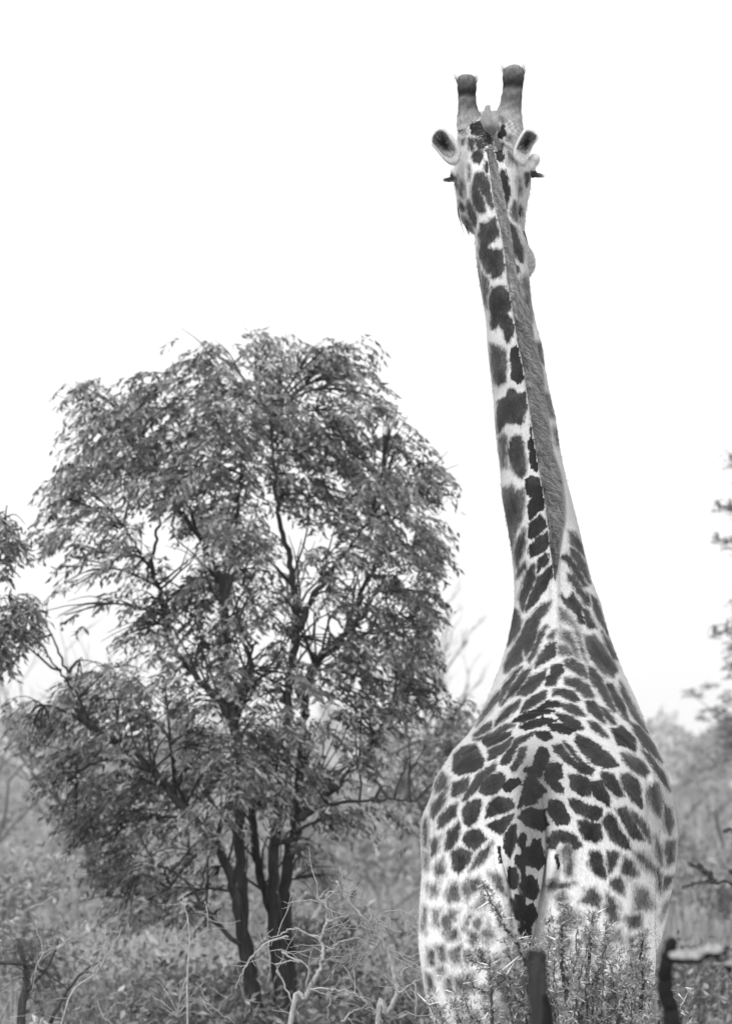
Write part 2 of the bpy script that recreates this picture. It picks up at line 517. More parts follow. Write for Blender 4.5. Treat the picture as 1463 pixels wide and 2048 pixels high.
def patch_field(px, fallback):
    """signed distance (photo pixels, >0 inside a patch) and darkness, for points already on the hide"""
    n = len(px)
    d = np.full(n, -14.0)
    tn = np.full(n, 0.7)
    for poly, tone in PATCHES:
        if tone < 0.5:
            c_ = poly.mean(0); a_ = (poly[0, 0] * 7.1 + poly[0, 1] * 3.3) % 1 - .5; q_ = np.array([[math.cos(a_), -math.sin(a_)], [math.sin(a_), math.cos(a_)]])
            poly = c_ + (poly - c_) @ q_.T * np.array([1.12, 1.3])
        lo, hi = poly.min(0) - 12, poly.max(0) + 12
        idx = np.where((px[:, 0] > lo[0]) & (px[:, 0] < hi[0]) & (px[:, 1] > lo[1]) & (px[:, 1] < hi[1]))[0]
        if not len(idx): continue
        P = px[idx]
        best = np.full(len(idx), 1e9)
        inside = np.zeros(len(idx), bool)
        k = len(poly)
        for i in range(k):
            a, b = poly[i], poly[(i + 1) % k]
            e = b - a
            t = np.clip(((P - a) @ e) / max(e @ e, 1e-9), 0, 1)
            dd = np.hypot(*(P - a - t[:, None] * e).T)
            best = np.minimum(best, dd)
            c = (a[1] > P[:, 1]) != (b[1] > P[:, 1])
            with np.errstate(divide='ignore', invalid='ignore'):
                xi = (b[0] - a[0]) * (P[:, 1] - a[1]) / (b[1] - a[1] + 1e-12) + a[0]
            inside ^= c & (P[:, 0] < xi)
        s = np.where(inside, best, -best)
        up = s > d[idx]
        d[idx[up]] = s[up]
        tn[idx[up]] = tone
    use = fallback[0]
    d = np.where(use, fallback[1], d)
    return d, tn


def cell_pattern(P, size=0.16):
    """patches of the sides the photograph does not show: cells with pale seams"""
    pts = rng.uniform([-1.2, 19.5, 0.2], [2.2, 23.5, 5.6], (int(3.4 * 4 * 5.4 / size ** 3 * 0.9), 3))
    from mathutils.kdtree import KDTree
    kd = KDTree(len(pts))
    for i, p in enumerate(pts): kd.insert(p, i)
    kd.balance()
    o = np.empty(len(P))
    for i, p in enumerate(P):
        r = kd.find_n(p, 2)
        o[i] = (r[1][2] - r[0][2]) * 0.5 * 480 - 7
    return o


def coat_material():
    m, t, b = mat_new('coat', 0.75)
    b.inputs['Specular IOR Level'].default_value = 0.2
    b.inputs['Sheen Weight'].default_value = 0.0
    b.inputs['Sheen Roughness'].default_value = 0.4
    sdf = N(t, 'ShaderNodeAttribute', attribute_name='spot').outputs['Fac']
    tn = N(t, 'ShaderNodeAttribute', attribute_name='tone').outputs['Fac']
    pale = N(t, 'ShaderNodeAttribute', attribute_name='pale').outputs['Fac']
    v = coords(t, (1, 1, 0.3))
    n1 = noise(t, v, 90, 3, 0.6)
    n2 = noise(t, v, 260, 2, 0.6)
    nb = noise(t, coords(t), 26, 3, 0.6)
    j = math_(t, 'MULTIPLY', math_(t, 'SUBTRACT', n1, 0.5), 13)
    j2 = math_(t, 'MULTIPLY', math_(t, 'SUBTRACT', n2, 0.5), 6)
    j3 = math_(t, 'MULTIPLY', math_(t, 'SUBTRACT', nb, 0.5), math_(t, 'MULTIPLY_ADD', math_(t, 'SUBTRACT', 1.0, tn, clamp=True), 22, 7))
    s = math_(t, 'ADD', math_(t, 'ADD', math_(t, 'ADD', math_(t, 'ADD', sdf, j), j2), j3), 3.0)
    # soft patches low on the rump, crisp ones elsewhere
    wdt = math_(t, 'MULTIPLY_ADD', math_(t, 'SUBTRACT', 1.0, tn, clamp=True), 12.0, 1.2)
    mask = math_(t, 'MULTIPLY_ADD', math_(t, 'DIVIDE', s, wdt), 0.5, 0.5, clamp=True)
    # patch colour
    fine = noise(t, coords(t, (1, 1, 0.5)), 120, 4, 0.85)
    mott = noise(t, coords(t, (1, 1, 0.6)), 14, 4, 0.6)
    dk = ramp(t, tn, [(0.2, 0.17), (0.5, 0.055), (0.8, 0.019), (1.0, 0.004)])
    dk = math_(t, 'MULTIPLY', dk, math_(t, 'MULTIPLY_ADD', mott, 3.4, -0.7))
    rim = math_(t, 'MULTIPLY_ADD', math_(t, 'MULTIPLY', sdf, 0.05, clamp=True), -1.1, 1.8)      # patches are browner towards their margins
    dk = math_(t, 'MAXIMUM', math_(t, 'MULTIPLY', dk, rim), 0.004)
    dk = math_(t, 'MULTIPLY', dk, math_(t, 'MULTIPLY_ADD', fine, 5.0, -1.4, clamp=False))
    pl = math_(t, 'MULTIPLY', pale, math_(t, 'MULTIPLY_ADD', fine, 1.3, 0.35))
    pl = math_(t, 'MULTIPLY', pl, math_(t, 'MULTIPLY_ADD', n1, 0.24, 0.88))
    mx = t.nodes.new('ShaderNodeMix')
    mx.data_type = 'FLOAT'
    t.links.new(mask, mx.inputs[0]); t.links.new(pl, mx.inputs[2]); t.links.new(dk, mx.inputs[3])
    t.links.new(mx.outputs[0], b.inputs['Base Color'])
    h = math_(t, 'ADD', math_(t, 'MULTIPLY', fine, 0.5), math_(t, 'MULTIPLY', n1, 1.0))
    bump(t, b, h, 0.5, 0.004)
    return m


# ------------------------------------------------------------------ ground, far country
gm, t, b = mat_new('dry_field', 0.95)
v = coords(t)
n = noise(t, v, 0.35, 6, 0.65)
n2 = noise(t, coords(t, (1, 1, 1)), 6, 4, 0.7)
mixn = math_(t, 'ADD', math_(t, 'MULTIPLY', n, 0.7), math_(t, 'MULTIPLY', n2, 0.3))
t.links.new(ramp(t, mixn, [(0.32, 0.16), (0.5, 0.32), (0.68, 0.5)]), b.inputs['Base Color'])
bump(t, b, n2, 0.8, 0.15)
V, F = [], []
ys = list(np.concatenate([np.linspace(-60, 60, 25), np.geomspace(66, 5000, 30)]))
xs = np.linspace(-1, 1, 41)
gv = []
for yy in ys:
    half = 60 + abs(yy) * 0.9
    for xx in xs:
        z = 0.0
        if abs(yy) > 50:
            z = 0.12 * math.sin(yy * 0.05 + xx * 9) - 0.12
        gv.append((xx * half, yy, z))
k = len(xs)
gf = [(i * k + j, i * k + j + 1, (i + 1) * k + j + 1, (i + 1) * k + j) for i in range(len(ys) - 1) for j in range(k - 1)]
np_mesh('ground', np.array(gv), np.array(gf), mat=gm, smooth=True)
tag(bpy.data.objects['ground'], 'dry savanna ground running to the horizon', kind='structure')


# leaf clouds ---------------------------------------------------------------
def leaf_cards(C, D, S, L, Wd, fold=0.25):
    """C base points, D unit directions, S unit side vectors, L lengths, Wd widths -> folded pointed leaves (4 tris each)"""
    n = len(C)
    up = np.cross(D, S)
    mid = C + D * (L * 0.45)[:, None]
    a = mid + S * (Wd * 0.5)[:, None] + up * (Wd * fold)[:, None]
    c = mid - S * (Wd * 0.5)[:, None] + up * (Wd * fold)[:, None]
    tip = C + D * L[:, None] - up * (L * 0.12)[:, None]
    V = np.stack([C, a, tip, c, mid], 1).reshape(-1, 3)
    i = np.arange(n)[:, None] * 5
    F = np.concatenate([np.stack([i[:, 0], i[:, 0] + 1, i[:, 0] + 4], 1), np.stack([i[:, 0] + 1, i[:, 0] + 2, i[:, 0] + 4], 1),
                        np.stack([i[:, 0] + 2, i[:, 0] + 3, i[:, 0] + 4], 1), np.stack([i[:, 0] + 3, i[:, 0], i[:, 0] + 4], 1)], 0)
    return V, F


def unit(a):
    return a / np.maximum(np.linalg.norm(a, axis=1, keepdims=True), 1e-9)


def sprays(P, out, length, nleaf, leaf_l, leaf_w, droop=0.8, spread=1.0):
    """drooping compound leaves: P origins, out horizontal unit dirs -> arrays of leaf C, D, S, L, W, spray index"""
    n = len(P)
    Ls = length * rng.uniform(0.6, 1.3, n)
    tt = (np.arange(nleaf) + 0.6) / nleaf
    T = tt[None, :, None]
    base = P[:, None, :] + out[:, None, :] * Ls[:, None, None] * T
    base = base + np.array([0, 0, 1.0]) * (Ls[:, None, None] * (0.25 * T - droop * T ** 2))
    tang = out[:, None, :] + np.array([0, 0, 1.0]) * (0.25 - 2 * droop * T)
    tang = tang / np.linalg.norm(tang, axis=2, keepdims=True)
    side = np.cross(np.broadcast_to(tang, base.shape), np.array([0, 0, 1.0]))
    side = side / np.maximum(np.linalg.norm(side, axis=2, keepdims=True), 1e-6)
    sg = np.where(np.arange(nleaf) % 2 == 0, 1.0, -1.0)[None, :, None]
    D = tang * 0.6 + side * sg * 0.8 * spread + np.array([0, 0, -0.45]) + rng.normal(0, 0.28, base.shape)
    D = D.reshape(-1, 3)
    C = (base + rng.normal(0, leaf_w * 0.3, base.shape)).reshape(-1, 3)
    D = unit(D)
    S = unit(np.cross(D, unit(rng.normal(0, 1, D.shape) + np.array([0, 0, 0.8]))))
    L = leaf_l * rng.uniform(0.65, 1.25, len(C))
    Wd = leaf_w * rng.uniform(0.7, 1.25, len(C))
    return C, D, S, L, Wd, np.repeat(np.arange(n), nleaf)


M = {}
M['leaf_dark'] = leaf_mat('leaf_dark', 0.07, 0.5, 0.38, 0.42, 0.5)
M['leaf_mid'] = leaf_mat('leaf_mid', 0.15, 0.5, 0.25, 0.6, 0.3)
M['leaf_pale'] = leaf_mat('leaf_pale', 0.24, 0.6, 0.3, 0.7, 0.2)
M['grass'] = leaf_mat('grass', 0.16, 0.55, 0.2, 0.8, 0.15)
M['bark_dark'] = bark_mat('bark_dark', 0.006, 0.06, 36, 0.12)
M['bark_grey'] = bark_mat('bark_grey', 0.05, 0.16, 22, 0.15)
M['bark_black'] = bark_mat('bark_black', 0.003, 0.012, 40, 0.2)
M['twig_pale'] = bark_mat('twig_pale', 0.24, 0.5, 60, 0.4)
M['twig_dark'] = bark_mat('twig_dark', 0.02, 0.09, 80, 0.4)

# grass ---------------------------------------------------------------------
def grass(name, label, y0, y1, n, h0, h1, wd, mat, xw=0.14, seed_heads=False):
    Y = rng.uniform(y0 ** 0.5, y1 ** 0.5, n) ** 2
    X = rng.uniform(-1, 1, n) * Y * xw
    # tufts
    X += 0.25 * np.sin(X * 3.1 + Y) ; Y = Y + 0.2 * np.sin(X * 5)
    H = rng.uniform(h0, h1, n) * (0.75 + 0.35 * np.sin(X * 1.7 + 0.6 * Y) * np.sin(Y * 0.9))
    a = rng.uniform(0, 2 * math.pi, n)
    lean = H * rng.uniform(0.05, 0.45, n)
    dx, dy = np.cos(a), np.sin(a)
    p0 = np.stack([X, Y, np.zeros(n)], 1)
    p1 = np.stack([X + dx * lean * 0.3, Y + dy * lean * 0.3, H * 0.6], 1)
    p2 = np.stack([X + dx * lean, Y + dy * lean, H], 1)
    s = np.stack([-dy, dx, np.zeros(n)], 1) * (wd * rng.uniform(0.6, 1.4, n))[:, None]
    V = np.stack([p0 - s, p0 + s, p1 - s * 0.7, p1 + s * 0.7, p2], 1).reshape(-1, 3)
    i = np.arange(n) * 5
    F = np.concatenate([np.stack([i, i + 1, i + 3], 1), np.stack([i, i + 3, i + 2], 1), np.stack([i + 2, i + 3, i + 4], 1)])
    tone = np.repeat(np.clip(0.5 + 0.35 * np.sin(X * 0.8) * np.sin(Y * 0.35) + rng.normal(0, 0.22, n), 0, 1), 5)
    o = np_mesh(name, V, F, tone, mat)
    tag(o, label, 'grass', kind='stuff')
    return o


grass('grass', 'tall dry grass standing around the foot of the trees', 24, 60, 80000, 0.5, 1.15, 0.006, M['grass'], 0.22)
grass('grass', 'low dry grass over the open field behind the trees', 60, 230, 110000, 0.35, 0.9, 0.02, M['grass'], 0.42)


# ------------------------------------------------------------------ bushes (far and middle distance)
def bush(name, label, cat, cx, Y, w_, h_, base_z, n, leaf, mat, group=None, stems=4, tone_shift=0.0, barkm='bark_grey'):
    """cx photo x at distance Y; w_, h_ in metres"""
    x = W(cx, 1470, Y).x
    r = empty(name, (x, Y, 0))
    tag(r, label, cat, group)
    C0 = []
    nc = max(5, int(n / 90))
    cen = np.stack([rng.normal(0, 0.33, nc) * w_, rng.normal(0, 0.3, nc) * w_, base_z + (h_ - base_z) * rng.beta(1.6, 1.2, nc)], 1)
    cen[:, :2] *= (1.15 - 0.75 * ((cen[:, 2:3] - base_z) / max(h_ - base_z, .1)) ** 2)
    rad = rng.uniform(0.1, 0.2, nc) * w_
    ii = rng.integers(0, nc, n)
    P = cen[ii] + rng.normal(0, 0.5, (n, 3)) * rad[ii][:, None] * np.array([1, 1, .8])
    P[:, 2] = np.maximum(P[:, 2], 0.02)
    P = P + np.array([x, Y, 0])
    D = unit(rng.normal(0, 1, (n, 3)) + np.array([0, 0, 0.1]))
    S = unit(np.cross(D, unit(rng.normal(0, 1, (n, 3)))))
    V, F = leaf_cards(P, D, S, leaf * rng.uniform(.6, 1.3, n), leaf * .4 * rng.uniform(.6, 1.3, n))
    tone = np.repeat(np.clip(rng.normal(0.4, 0.25, n) + tone_shift + 0.25 * (rng.random(nc)[ii] - .5), 0, 1), 5)
    f = np_mesh('foliage', V, F, tone, mat, r)
    f['kind'] = 'stuff'
    mb = MB()
    for s in range(stems):
        c = cen[rng.integers(0, nc)] + np.array([x, Y, 0])
        b0 = Vector((x + rng.normal(0, .06) * w_, Y + rng.normal(0, .06) * w_, -0.05))
        mid = b0.lerp(Vector(c), .5) + Vector((rng.normal(0, .05) * w_, 0, .1 * h_))
        rr = 0.02 * h_
        mb.tube(catmull([b0, mid, c], 4), list(np.linspace(rr, rr * .3, 9)), 6)
    mb.build('stem', M[barkm], r)
    return r


# the far tree line
n_far = 90000
fcx = rng.uniform(-4200, 5600, n_far)
fY = rng.uniform(180, 330, n_far)
ftop = 2.75 + 0.5 * np.sin(fcx * .021) + 0.45 * np.sin(fcx * .057 + 1) + 0.3 * np.clip((fcx - 1330) / 60, 0, 1)
fx = (fcx - 731.5) / F_PX * fY
fz = ftop * rng.beta(2, 1.2, n_far)
fC = np.stack([fx, fY, fz], 1)
fD = unit(rng.normal(0, 1, fC.shape)); fS = unit(np.cross(fD, unit(rng.normal(0, 1, fD.shape))))
V, F = leaf_cards(fC, fD, fS, rng.uniform(.3, .8, n_far), rng.uniform(.2, .45, n_far))
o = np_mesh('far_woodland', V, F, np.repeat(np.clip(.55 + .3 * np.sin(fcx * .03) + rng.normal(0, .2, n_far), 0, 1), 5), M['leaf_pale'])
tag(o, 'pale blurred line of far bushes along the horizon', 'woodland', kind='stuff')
# scattered bushes on the open field
field = [(60, 95, 3.0, 1.5), (-20, 70, 2.2, 1.6), (200, 80, 2.6, 1.2), (360, 110, 3.5, 1.8), (640, 90, 2.5, 1.4), (760, 75, 2.2, 1.5), (820, 120, 3.6, 1.9),
         (700, 62, 1.9, 1.3), (120, 60, 1.9, 1.2), (300, 58, 2.0, 1.1), (1400, 75, 2.2, 1.2), (1450, 100, 3.4, 2.0), (1370, 130, 3.5, 1.9), (1440, 58, 1.6, 1.0), (30, 52, 1.5, 1.1), (900, 66, 2, 1.2), (1120, 70, 2, 1.1)]
FL = ['wide blurred bush far out beyond the lower left edge', 'blurred bush half cut by the left edge of the photo', 'far low bush behind the drooping left side of the big tree', 'wide far bush hidden behind the middle of the big tree',
      'blurred bush behind the lower right leaves of the big tree', 'blurred bush above the bare pale twigs', 'wide far bush just left of the giraffe\'s flank', 'low near bush behind the right hand trunks', 'low bush behind the thin pale twigs at lower left',
      'low bush behind the leaning trunk', 'blurred bush right of the giraffe behind the feathery twig', 'large far bush at the right edge under the dark acacia', 'far bush just right of the giraffe\'s flank', 'small near bush at the lower right corner',
      'low bush low on the left edge behind the forked twigs', 'bush mostly hidden behind the giraffe\'s left hip', 'bush hidden behind the middle of the giraffe']
for i, (cx, Y, w_, h_) in enumerate(field):
    bush('field_bush', FL[i], 'bush', cx, Y, w_, h_, 0.02, 900, 0.13, M['leaf_mid' if i % 3 else 'leaf_pale'],
         'low bushes scattered over the field', 4)


# ------------------------------------------------------------------ GIRAFFE
def smooth_rows(rows, step=6.0):
    rows = np.array(rows, float)
    pts = []
    py = np.arange(rows[0, 0], rows[-1, 0] + 0.1, step)
    out = [py]
    for c in range(1, rows.shape[1]):
        y = np.interp(py, rows[:, 0], rows[:, c])
        kk = 7 if c > 2 else 3
        yp = np.pad(y, kk, mode='edge')
        ker = np.hanning(2 * kk + 3)[1:-1]; ker /= ker.sum()
        y2 = np.convolve(yp, ker, 'same')[kk:-kk]
        out.append(y2)
    return np.stack(out, 1)


def stack(mb, rows, n=64, step=6.0):
    """closed body of horizontal rings; rows: photo y, left x, right x, Y of widest, Y near, Y far, exponent"""
    rr = smooth_rows(rows, step)
    vs, fs = [], []
    for r in rr:
        py, L, Rr, Yw, Yb, Yf, ex = r
        a, c = W(L, py, Yw), W(Rr, py, Yw)
        cx, hw, z = (a.x + c.x) / 2, (c.x - a.x) / 2, a.z
        for j in range(n):
            th = 2 * math.pi * j / n
            co, si = math.cos(th), math.sin(th)
            x = cx + hw * math.copysign(abs(co) ** (2 / ex), co)
            hd = (Yw - Yb) if si < 0 else (Yf - Yw)
            y = Yw + hd * math.copysign(abs(si) ** (2 / ex), si)
            vs.append((x, y, z))
    k = len(rr)
    for i in range(k - 1):
        for j in range(n):
            j2 = (j + 1) % n
            fs.append((i * n + j, (i + 1) * n + j, (i + 1) * n + j2, i * n + j2))
    fs.append(tuple(range(n)))
    fs.append(tuple((k - 1) * n + j for j in range(n - 1, -1, -1)))
    mb.add(vs, fs)


def ball(mb, c, r, n=14, m=9, tone=None):
    r = (r, r, r) if not hasattr(r, '__len__') else r
    vs, fs = [(c[0], c[1], c[2] + r[2])], []
    for i in range(1, m):
        ph = math.pi * i / m
        for j in range(n):
            th = 2 * math.pi * j / n
            vs.append((c[0] + r[0] * math.sin(ph) * math.cos(th), c[1] + r[1] * math.sin(ph) * math.sin(th), c[2] + r[2] * math.cos(ph)))
    vs.append((c[0], c[1], c[2] - r[2]))
    for j in range(n):
        fs.append((0, 1 + j, 1 + (j + 1) % n))
        fs.append((len(vs) - 1, 1 + (m - 2) * n + (j + 1) % n, 1 + (m - 2) * n + j))
    for i in range(m - 2):
        for j in range(n):
            j2 = (j + 1) % n
            fs.append((1 + i * n + j, 1 + (i + 1) * n + j, 1 + (i + 1) * n + j2, 1 + i * n + j2))
    mb.add(vs, fs, tone)


def limb(mb, rows, n=24):
    """rows: z, cx, half width, cy, half depth"""
    rr = catmull([np.array(r, float) for r in rows], 6)
    vs, fs = [], []
    for z, cx, hw, cy, hd in rr:
        for j in range(n):
            th = 2 * math.pi * j / n
            vs.append((cx + hw * math.cos(th), cy + hd * math.sin(th), z))
    k = len(rr)
    for i in range(k - 1):
        for j in range(n):
            j2 = (j + 1) % n
            fs.append((i * n + j, (i + 1) * n + j, (i + 1) * n + j2, i * n + j2))
    fs.append(tuple(range(n)))
    fs.append(tuple((k - 1) * n + j for j in range(n - 1, -1, -1)))
    mb.add(vs, fs)


gb = MB()


def yw(py): return 22.2 - 0.75 * (py - 300) / 1000


neck = [(270, 962, 1008, 22.22, 22.17, 22.3, 2.0), (284, 952, 1020, 22.21, 22.13, 22.31, 2.0)]
for py, L, Rr in [(300, 942, 1030), (340, 926, 1036), (380, 932, 1035), (420, 938, 1034), (460, 948, 1043), (500, 949.6, 1051), (549, 955.7, 1057), (598, 964, 1061),
                  (646, 972, 1070), (695, 974.5, 1084), (744, 979.6, 1090), (793, 986, 1100), (842, 988, 1111), (891, 993.5, 1118), (939, 999.6, 1126.6),
                  (988, 1002, 1139), (1042, 1012, 1153), (1085, 1020, 1163), (1124, 1025, 1172), (1165, 1028, 1183)]:
    f = (py - 300) / 900
    neck.append((py, L, Rr, yw(py), yw(py) - (0.13 + 0.12 * f), yw(py) + 0.14 + 0.28 * f * f, 2.0))
neck += [(1206, 1028.5, 1200, 21.52, 21.24, 21.98, 2.0), (1233, 1025, 1206, 21.48, 21.16, 22.02, 2.0), (1274, 1017, 1218, 21.42, 21.06, 22.06, 2.0), (1302, 1010.6, 1228, 21.38, 20.98, 22.1, 2.0),
         (1343, 997, 1244, 21.3, 20.84, 22.12, 2.0), (1397, 975, 1269, 21.2, 20.62, 22.15, 2.0), (1438, 954.6, 1285.5, 21.1, 20.42, 22.15, 2.05),
         (1468, 938, 1296, 21.05, 20.27, 22.15, 2.1), (1500, 905, 1313, 21.0, 20.17, 22.15, 2.15), (1530, 888, 1327, 20.95, 20.1, 22.15, 2.2), (1556, 869, 1335, 20.95, 20.1, 22.15, 2.2),
         (1595, 861, 1343, 20.95, 20.1, 22.1, 2.2), (1634, 842.6, 1350, 20.95, 20.1, 22.05, 2.2), (1673, 839.5, 1353, 20.95, 20.1, 22.0, 2.2), (1712, 841, 1352, 20.95, 20.1, 21.95, 2.2),
         (1751, 843, 1346, 20.95, 20.15, 21.9, 2.2), (1790, 842, 1339, 20.95, 20.2, 21.85, 2.2), (1829, 842, 1333, 20.95, 20.2, 21.8, 2.2), (1880, 855, 1320, 20.95, 20.2, 21.75, 2.2),
         (1950, 885, 1290, 20.95, 20.25, 21.7, 2.2), (2010, 960, 1220, 20.95, 20.4, 21.6, 2.0), (2040, 1050, 1130, 20.95, 20.7, 21.3, 2.0)]
stack(gb, neck)
hind = [(1478, 1040, 1120, 20.4, 20.26, 20.6, 2.0), (1495, 960, 1210, 20.4, 20.12, 20.7, 2.1), (1517, 912, 1292, 20.42, 20.04, 20.9, 2.2), (1556, 880, 1318, 20.45, 19.98, 21.0, 2.3),
        (1600, 863, 1324, 20.45, 19.94, 21.0, 2.35), (1650, 851, 1318, 20.45, 19.9, 21.0, 2.4), (1712, 845, 1312, 20.45, 19.87, 21.0, 2.4), (1800, 839, 1307, 20.42, 19.86, 20.95, 2.4),
        (1867, 835.5, 1307, 20.4, 19.88, 20.9, 2.4), (1906, 837.5, 1310, 20.4, 19.9, 20.9, 2.4), (1945, 843, 1308, 20.4, 19.92, 20.85, 2.4), (1984, 849, 1304, 20.4, 19.95, 20.8, 2.4),
        (2023, 859, 1298, 20.38, 19.99, 20.75, 2.4), (2060, 873, 1290, 20.38, 20.04, 20.7, 2.3), (2110, 890, 1275, 20.35, 20.12, 20.6, 2.2)]
stack(gb, hind)
head = [(226, 950, 1020, 22.36, 22.3, 22.42, 2.0), (236, 926, 1040, 22.36, 22.24, 22.46, 2.0), (260, 915, 1046, 22.34, 22.16, 22.54, 2.1), (300, 912, 1049, 22.34, 22.12, 22.6, 2.1), (330, 908, 1056, 22.38, 22.14, 22.64, 2.1),
        (355, 906, 1062, 22.4, 22.16, 22.66, 2.1), (380, 910, 1060, 22.42, 22.2, 22.68, 2.1), (410, 913, 1053, 22.45, 22.24, 22.7, 2.1), (435, 918, 1050, 22.48, 22.28, 22.72, 2.1), (455, 930, 1049, 22.5, 22.32, 22.73, 2.0),
        (472, 952, 1047, 22.53, 22.4, 22.74, 2.0), (490, 985, 1055, 22.6, 22.48, 22.76, 2.0), (505, 992, 1066, 22.62, 22.5, 22.77, 2.0), (525, 996, 1071, 22.64, 22.52, 22.78, 2.0),
        (540, 1000, 1069, 22.65, 22.54, 22.78, 2.0), (556, 1015, 1056, 22.66, 22.6, 22.74, 2.0)]
stack(gb, head, 48, 4.0)
# eye sockets, brow bump, folds beside the tail, spine ridges, hips
for (px, py, Y, r) in [(911, 345, 22.42, 0.026), (1058, 335, 22.42, 0.03), (1068, 319, 22.42, 0.026)]:
    ball(gb, W(px, py, Y), (r, r * 1.5, r * 1.1))
for path, rr in [([(988, 1688, 19.9), (998, 1735, 19.86), (1010, 1785, 19.86), (1020, 1838, 19.87)], [0.008, 0.018, 0.016, 0.006]),
                 ([(1106, 1690, 19.9), (1103, 1722, 19.855), (1094, 1765, 19.85), (1083, 1806, 19.87)], [0.01, 0.026, 0.02, 0.006]),
                 ([(1128, 1690, 19.88), (1134, 1720, 19.86), (1132, 1745, 19.87)], [0.006, 0.012, 0.005])]:
    pts = catmull([W(*p) for p in path], 5)
    gb.tube(pts, list(np.interp(np.linspace(0, 1, len(pts)), np.linspace(0, 1, len(rr)), rr)), 10)
for path, r in [([(1103, 1110, 21.36), (1108, 1180, 21.27), (1111, 1250, 21.13), (1112, 1320, 20.93)], 0.022)]:
    gb.tube(catmull([W(*p) for p in path], 5), r, 10)
hx, tx = 0.438, 0.94
for cx, sg in ((0.46, -1), (0.92, 1)):
    limb(gb, [(1.85, cx, 0.17, 20.42, 0.30), (1.5, cx, 0.185, 20.38, 0.27), (1.25, cx - .01 * sg, 0.14, 20.36, 0.2), (1.0, cx - .03 * sg, 0.075, 20.28, 0.11), (0.88, cx - .04 * sg, 0.062, 20.22, 0.085),
              (0.6, cx - .04 * sg, 0.045, 20.26, 0.055), (0.25, cx - .03 * sg, 0.045, 20.3, 0.05), (0.17, cx - .03 * sg, 0.058, 20.3, 0.065), (0.09, cx - .03 * sg, 0.055, 20.32, 0.065)])
for cx in (0.54, 0.84):
    limb(gb, [(2.1, cx, 0.16, 21.65, 0.22), (1.7, cx, 0.13, 21.68, 0.17), (1.35, cx, 0.085, 21.7, 0.1), (1.0, cx, 0.065, 21.7, 0.07), (0.9, cx, 0.07, 21.69, 0.075),
              (0.75, cx, 0.05, 21.7, 0.052), (0.3, cx, 0.044, 21.7, 0.048), (0.17, cx, 0.056, 21.7, 0.062), (0.09, cx, 0.055, 21.72, 0.065)])

tmp = gb.build('raw', None)
md = tmp.modifiers.new('r', 'REMESH'); md.mode = 'VOXEL'; md.voxel_size = 0.0075; md.use_smooth_shade = True
md2 = tmp.modifiers.new('s', 'SMOOTH'); md2.factor = 0.5; md2.iterations = 6
dg = bpy.context.evaluated_depsgraph_get()
body_me = bpy.data.meshes.new_from_object(tmp.evaluated_get(dg))
raw_me = tmp.data
bpy.data.objects.remove(tmp); bpy.data.meshes.remove(raw_me)
body_me.name = 'giraffe_body'
nv = len(body_me.vertices)
Pb = np.empty(nv * 3, np.float32); body_me.vertices.foreach_get('co', Pb); Pb = Pb.reshape(-1, 3).astype(float)
Nb = np.empty(nv * 3, np.float32); body_me.vertices.foreach_get('normal', Nb); Nb = Nb.reshape(-1, 3).astype(float)

# shallow muscle and skin-fold relief
def relief(P, px):
    h = 0.004 * np.sin(px[:, 0] * 0.045 + 1.3 * np.sin(px[:, 1] * 0.012)) * np.sin(px[:, 1] * 0.02 + px[:, 0] * 0.01)
    h += 0.005 * np.sin(px[:, 1] * 0.06 + 2 * np.sin(px[:, 1] * .017)) * np.clip((1150 - px[:, 1]) / 200, 0, 1) * np.clip((px[:, 1] - 430) / 100, 0, 1)
    # arched folds just above the rump
    cxn = (px[:, 0] - 1085) / 150
    arc = px[:, 1] - (1425 + 55 * cxn ** 2)
    h += 0.006 * np.sin(arc * 0.42) * np.exp(-((arc - 15) / 28) ** 2) * np.exp(-cxn ** 4)
    # stretched folds down the two flanks and behind the jaw
    for c, wd_, a0, a1 in ((1302, 13, 1500, 1900), (868, 15, 1560, 2048)):
        e = np.exp(-((px[:, 0] - c - 0.01 * (px[:, 1] - 1700)) / wd_) ** 2) * np.clip((px[:, 1] - a0) / 60, 0, 1) * np.clip((a1 - px[:, 1]) / 60, 0, 1)
        h += 0.005 * e * np.sin((px[:, 0] - c) * 0.33 + 1.2 * np.sin(px[:, 1] * 0.013)) 
    e = np.clip((px[:, 1] - 300) / 40, 0, 1) * np.clip((470 - px[:, 1]) / 40, 0, 1)
    h += 0.0015 * e * np.exp(-((np.abs(px[:, 0] - 985) - 52) / 14) ** 2) * np.sin(px[:, 0] * 0.8)
    e = np.clip((px[:, 0] - 1050) / 8, 0, 1) * np.clip((px[:, 1] - 490) / 15, 0, 1) * np.clip((556 - px[:, 1]) / 15, 0, 1)
    h += 0.005 * e * np.sin(px[:, 1] * 0.62 + px[:, 0] * .2)
    return h


pxb = project(Pb)
tocam = unit(np.array([0, 0, CAM_Z]) - Pb)
facing = (Nb * tocam).sum(1)
Pb += Nb * (relief(Pb, pxb) * np.clip(facing * 3, 0, 1))[:, None]
body_me.vertices.foreach_set('co', Pb.astype(np.float32).ravel())
body_me.update()

# the band of short mane along the back of the neck: photo y, left x, right x
MANE = np.array([(262, 966, 984), (300, 972, 990), (330, 977, 998), (400, 985, 1012), (450, 998, 1020), (500, 1007, 1028), (560, 1013, 1038), (620, 1024, 1060), (680, 1033, 1072), (740, 1046, 1088),
                 (800, 1054, 1092), (860, 1064, 1102), (900, 1070, 1108), (950, 1078, 1124), (1000, 1088, 1130), (1040, 1093, 1130), (1080, 1098, 1124), (1115, 1103, 1118), (1150, 1108, 1113)], float)


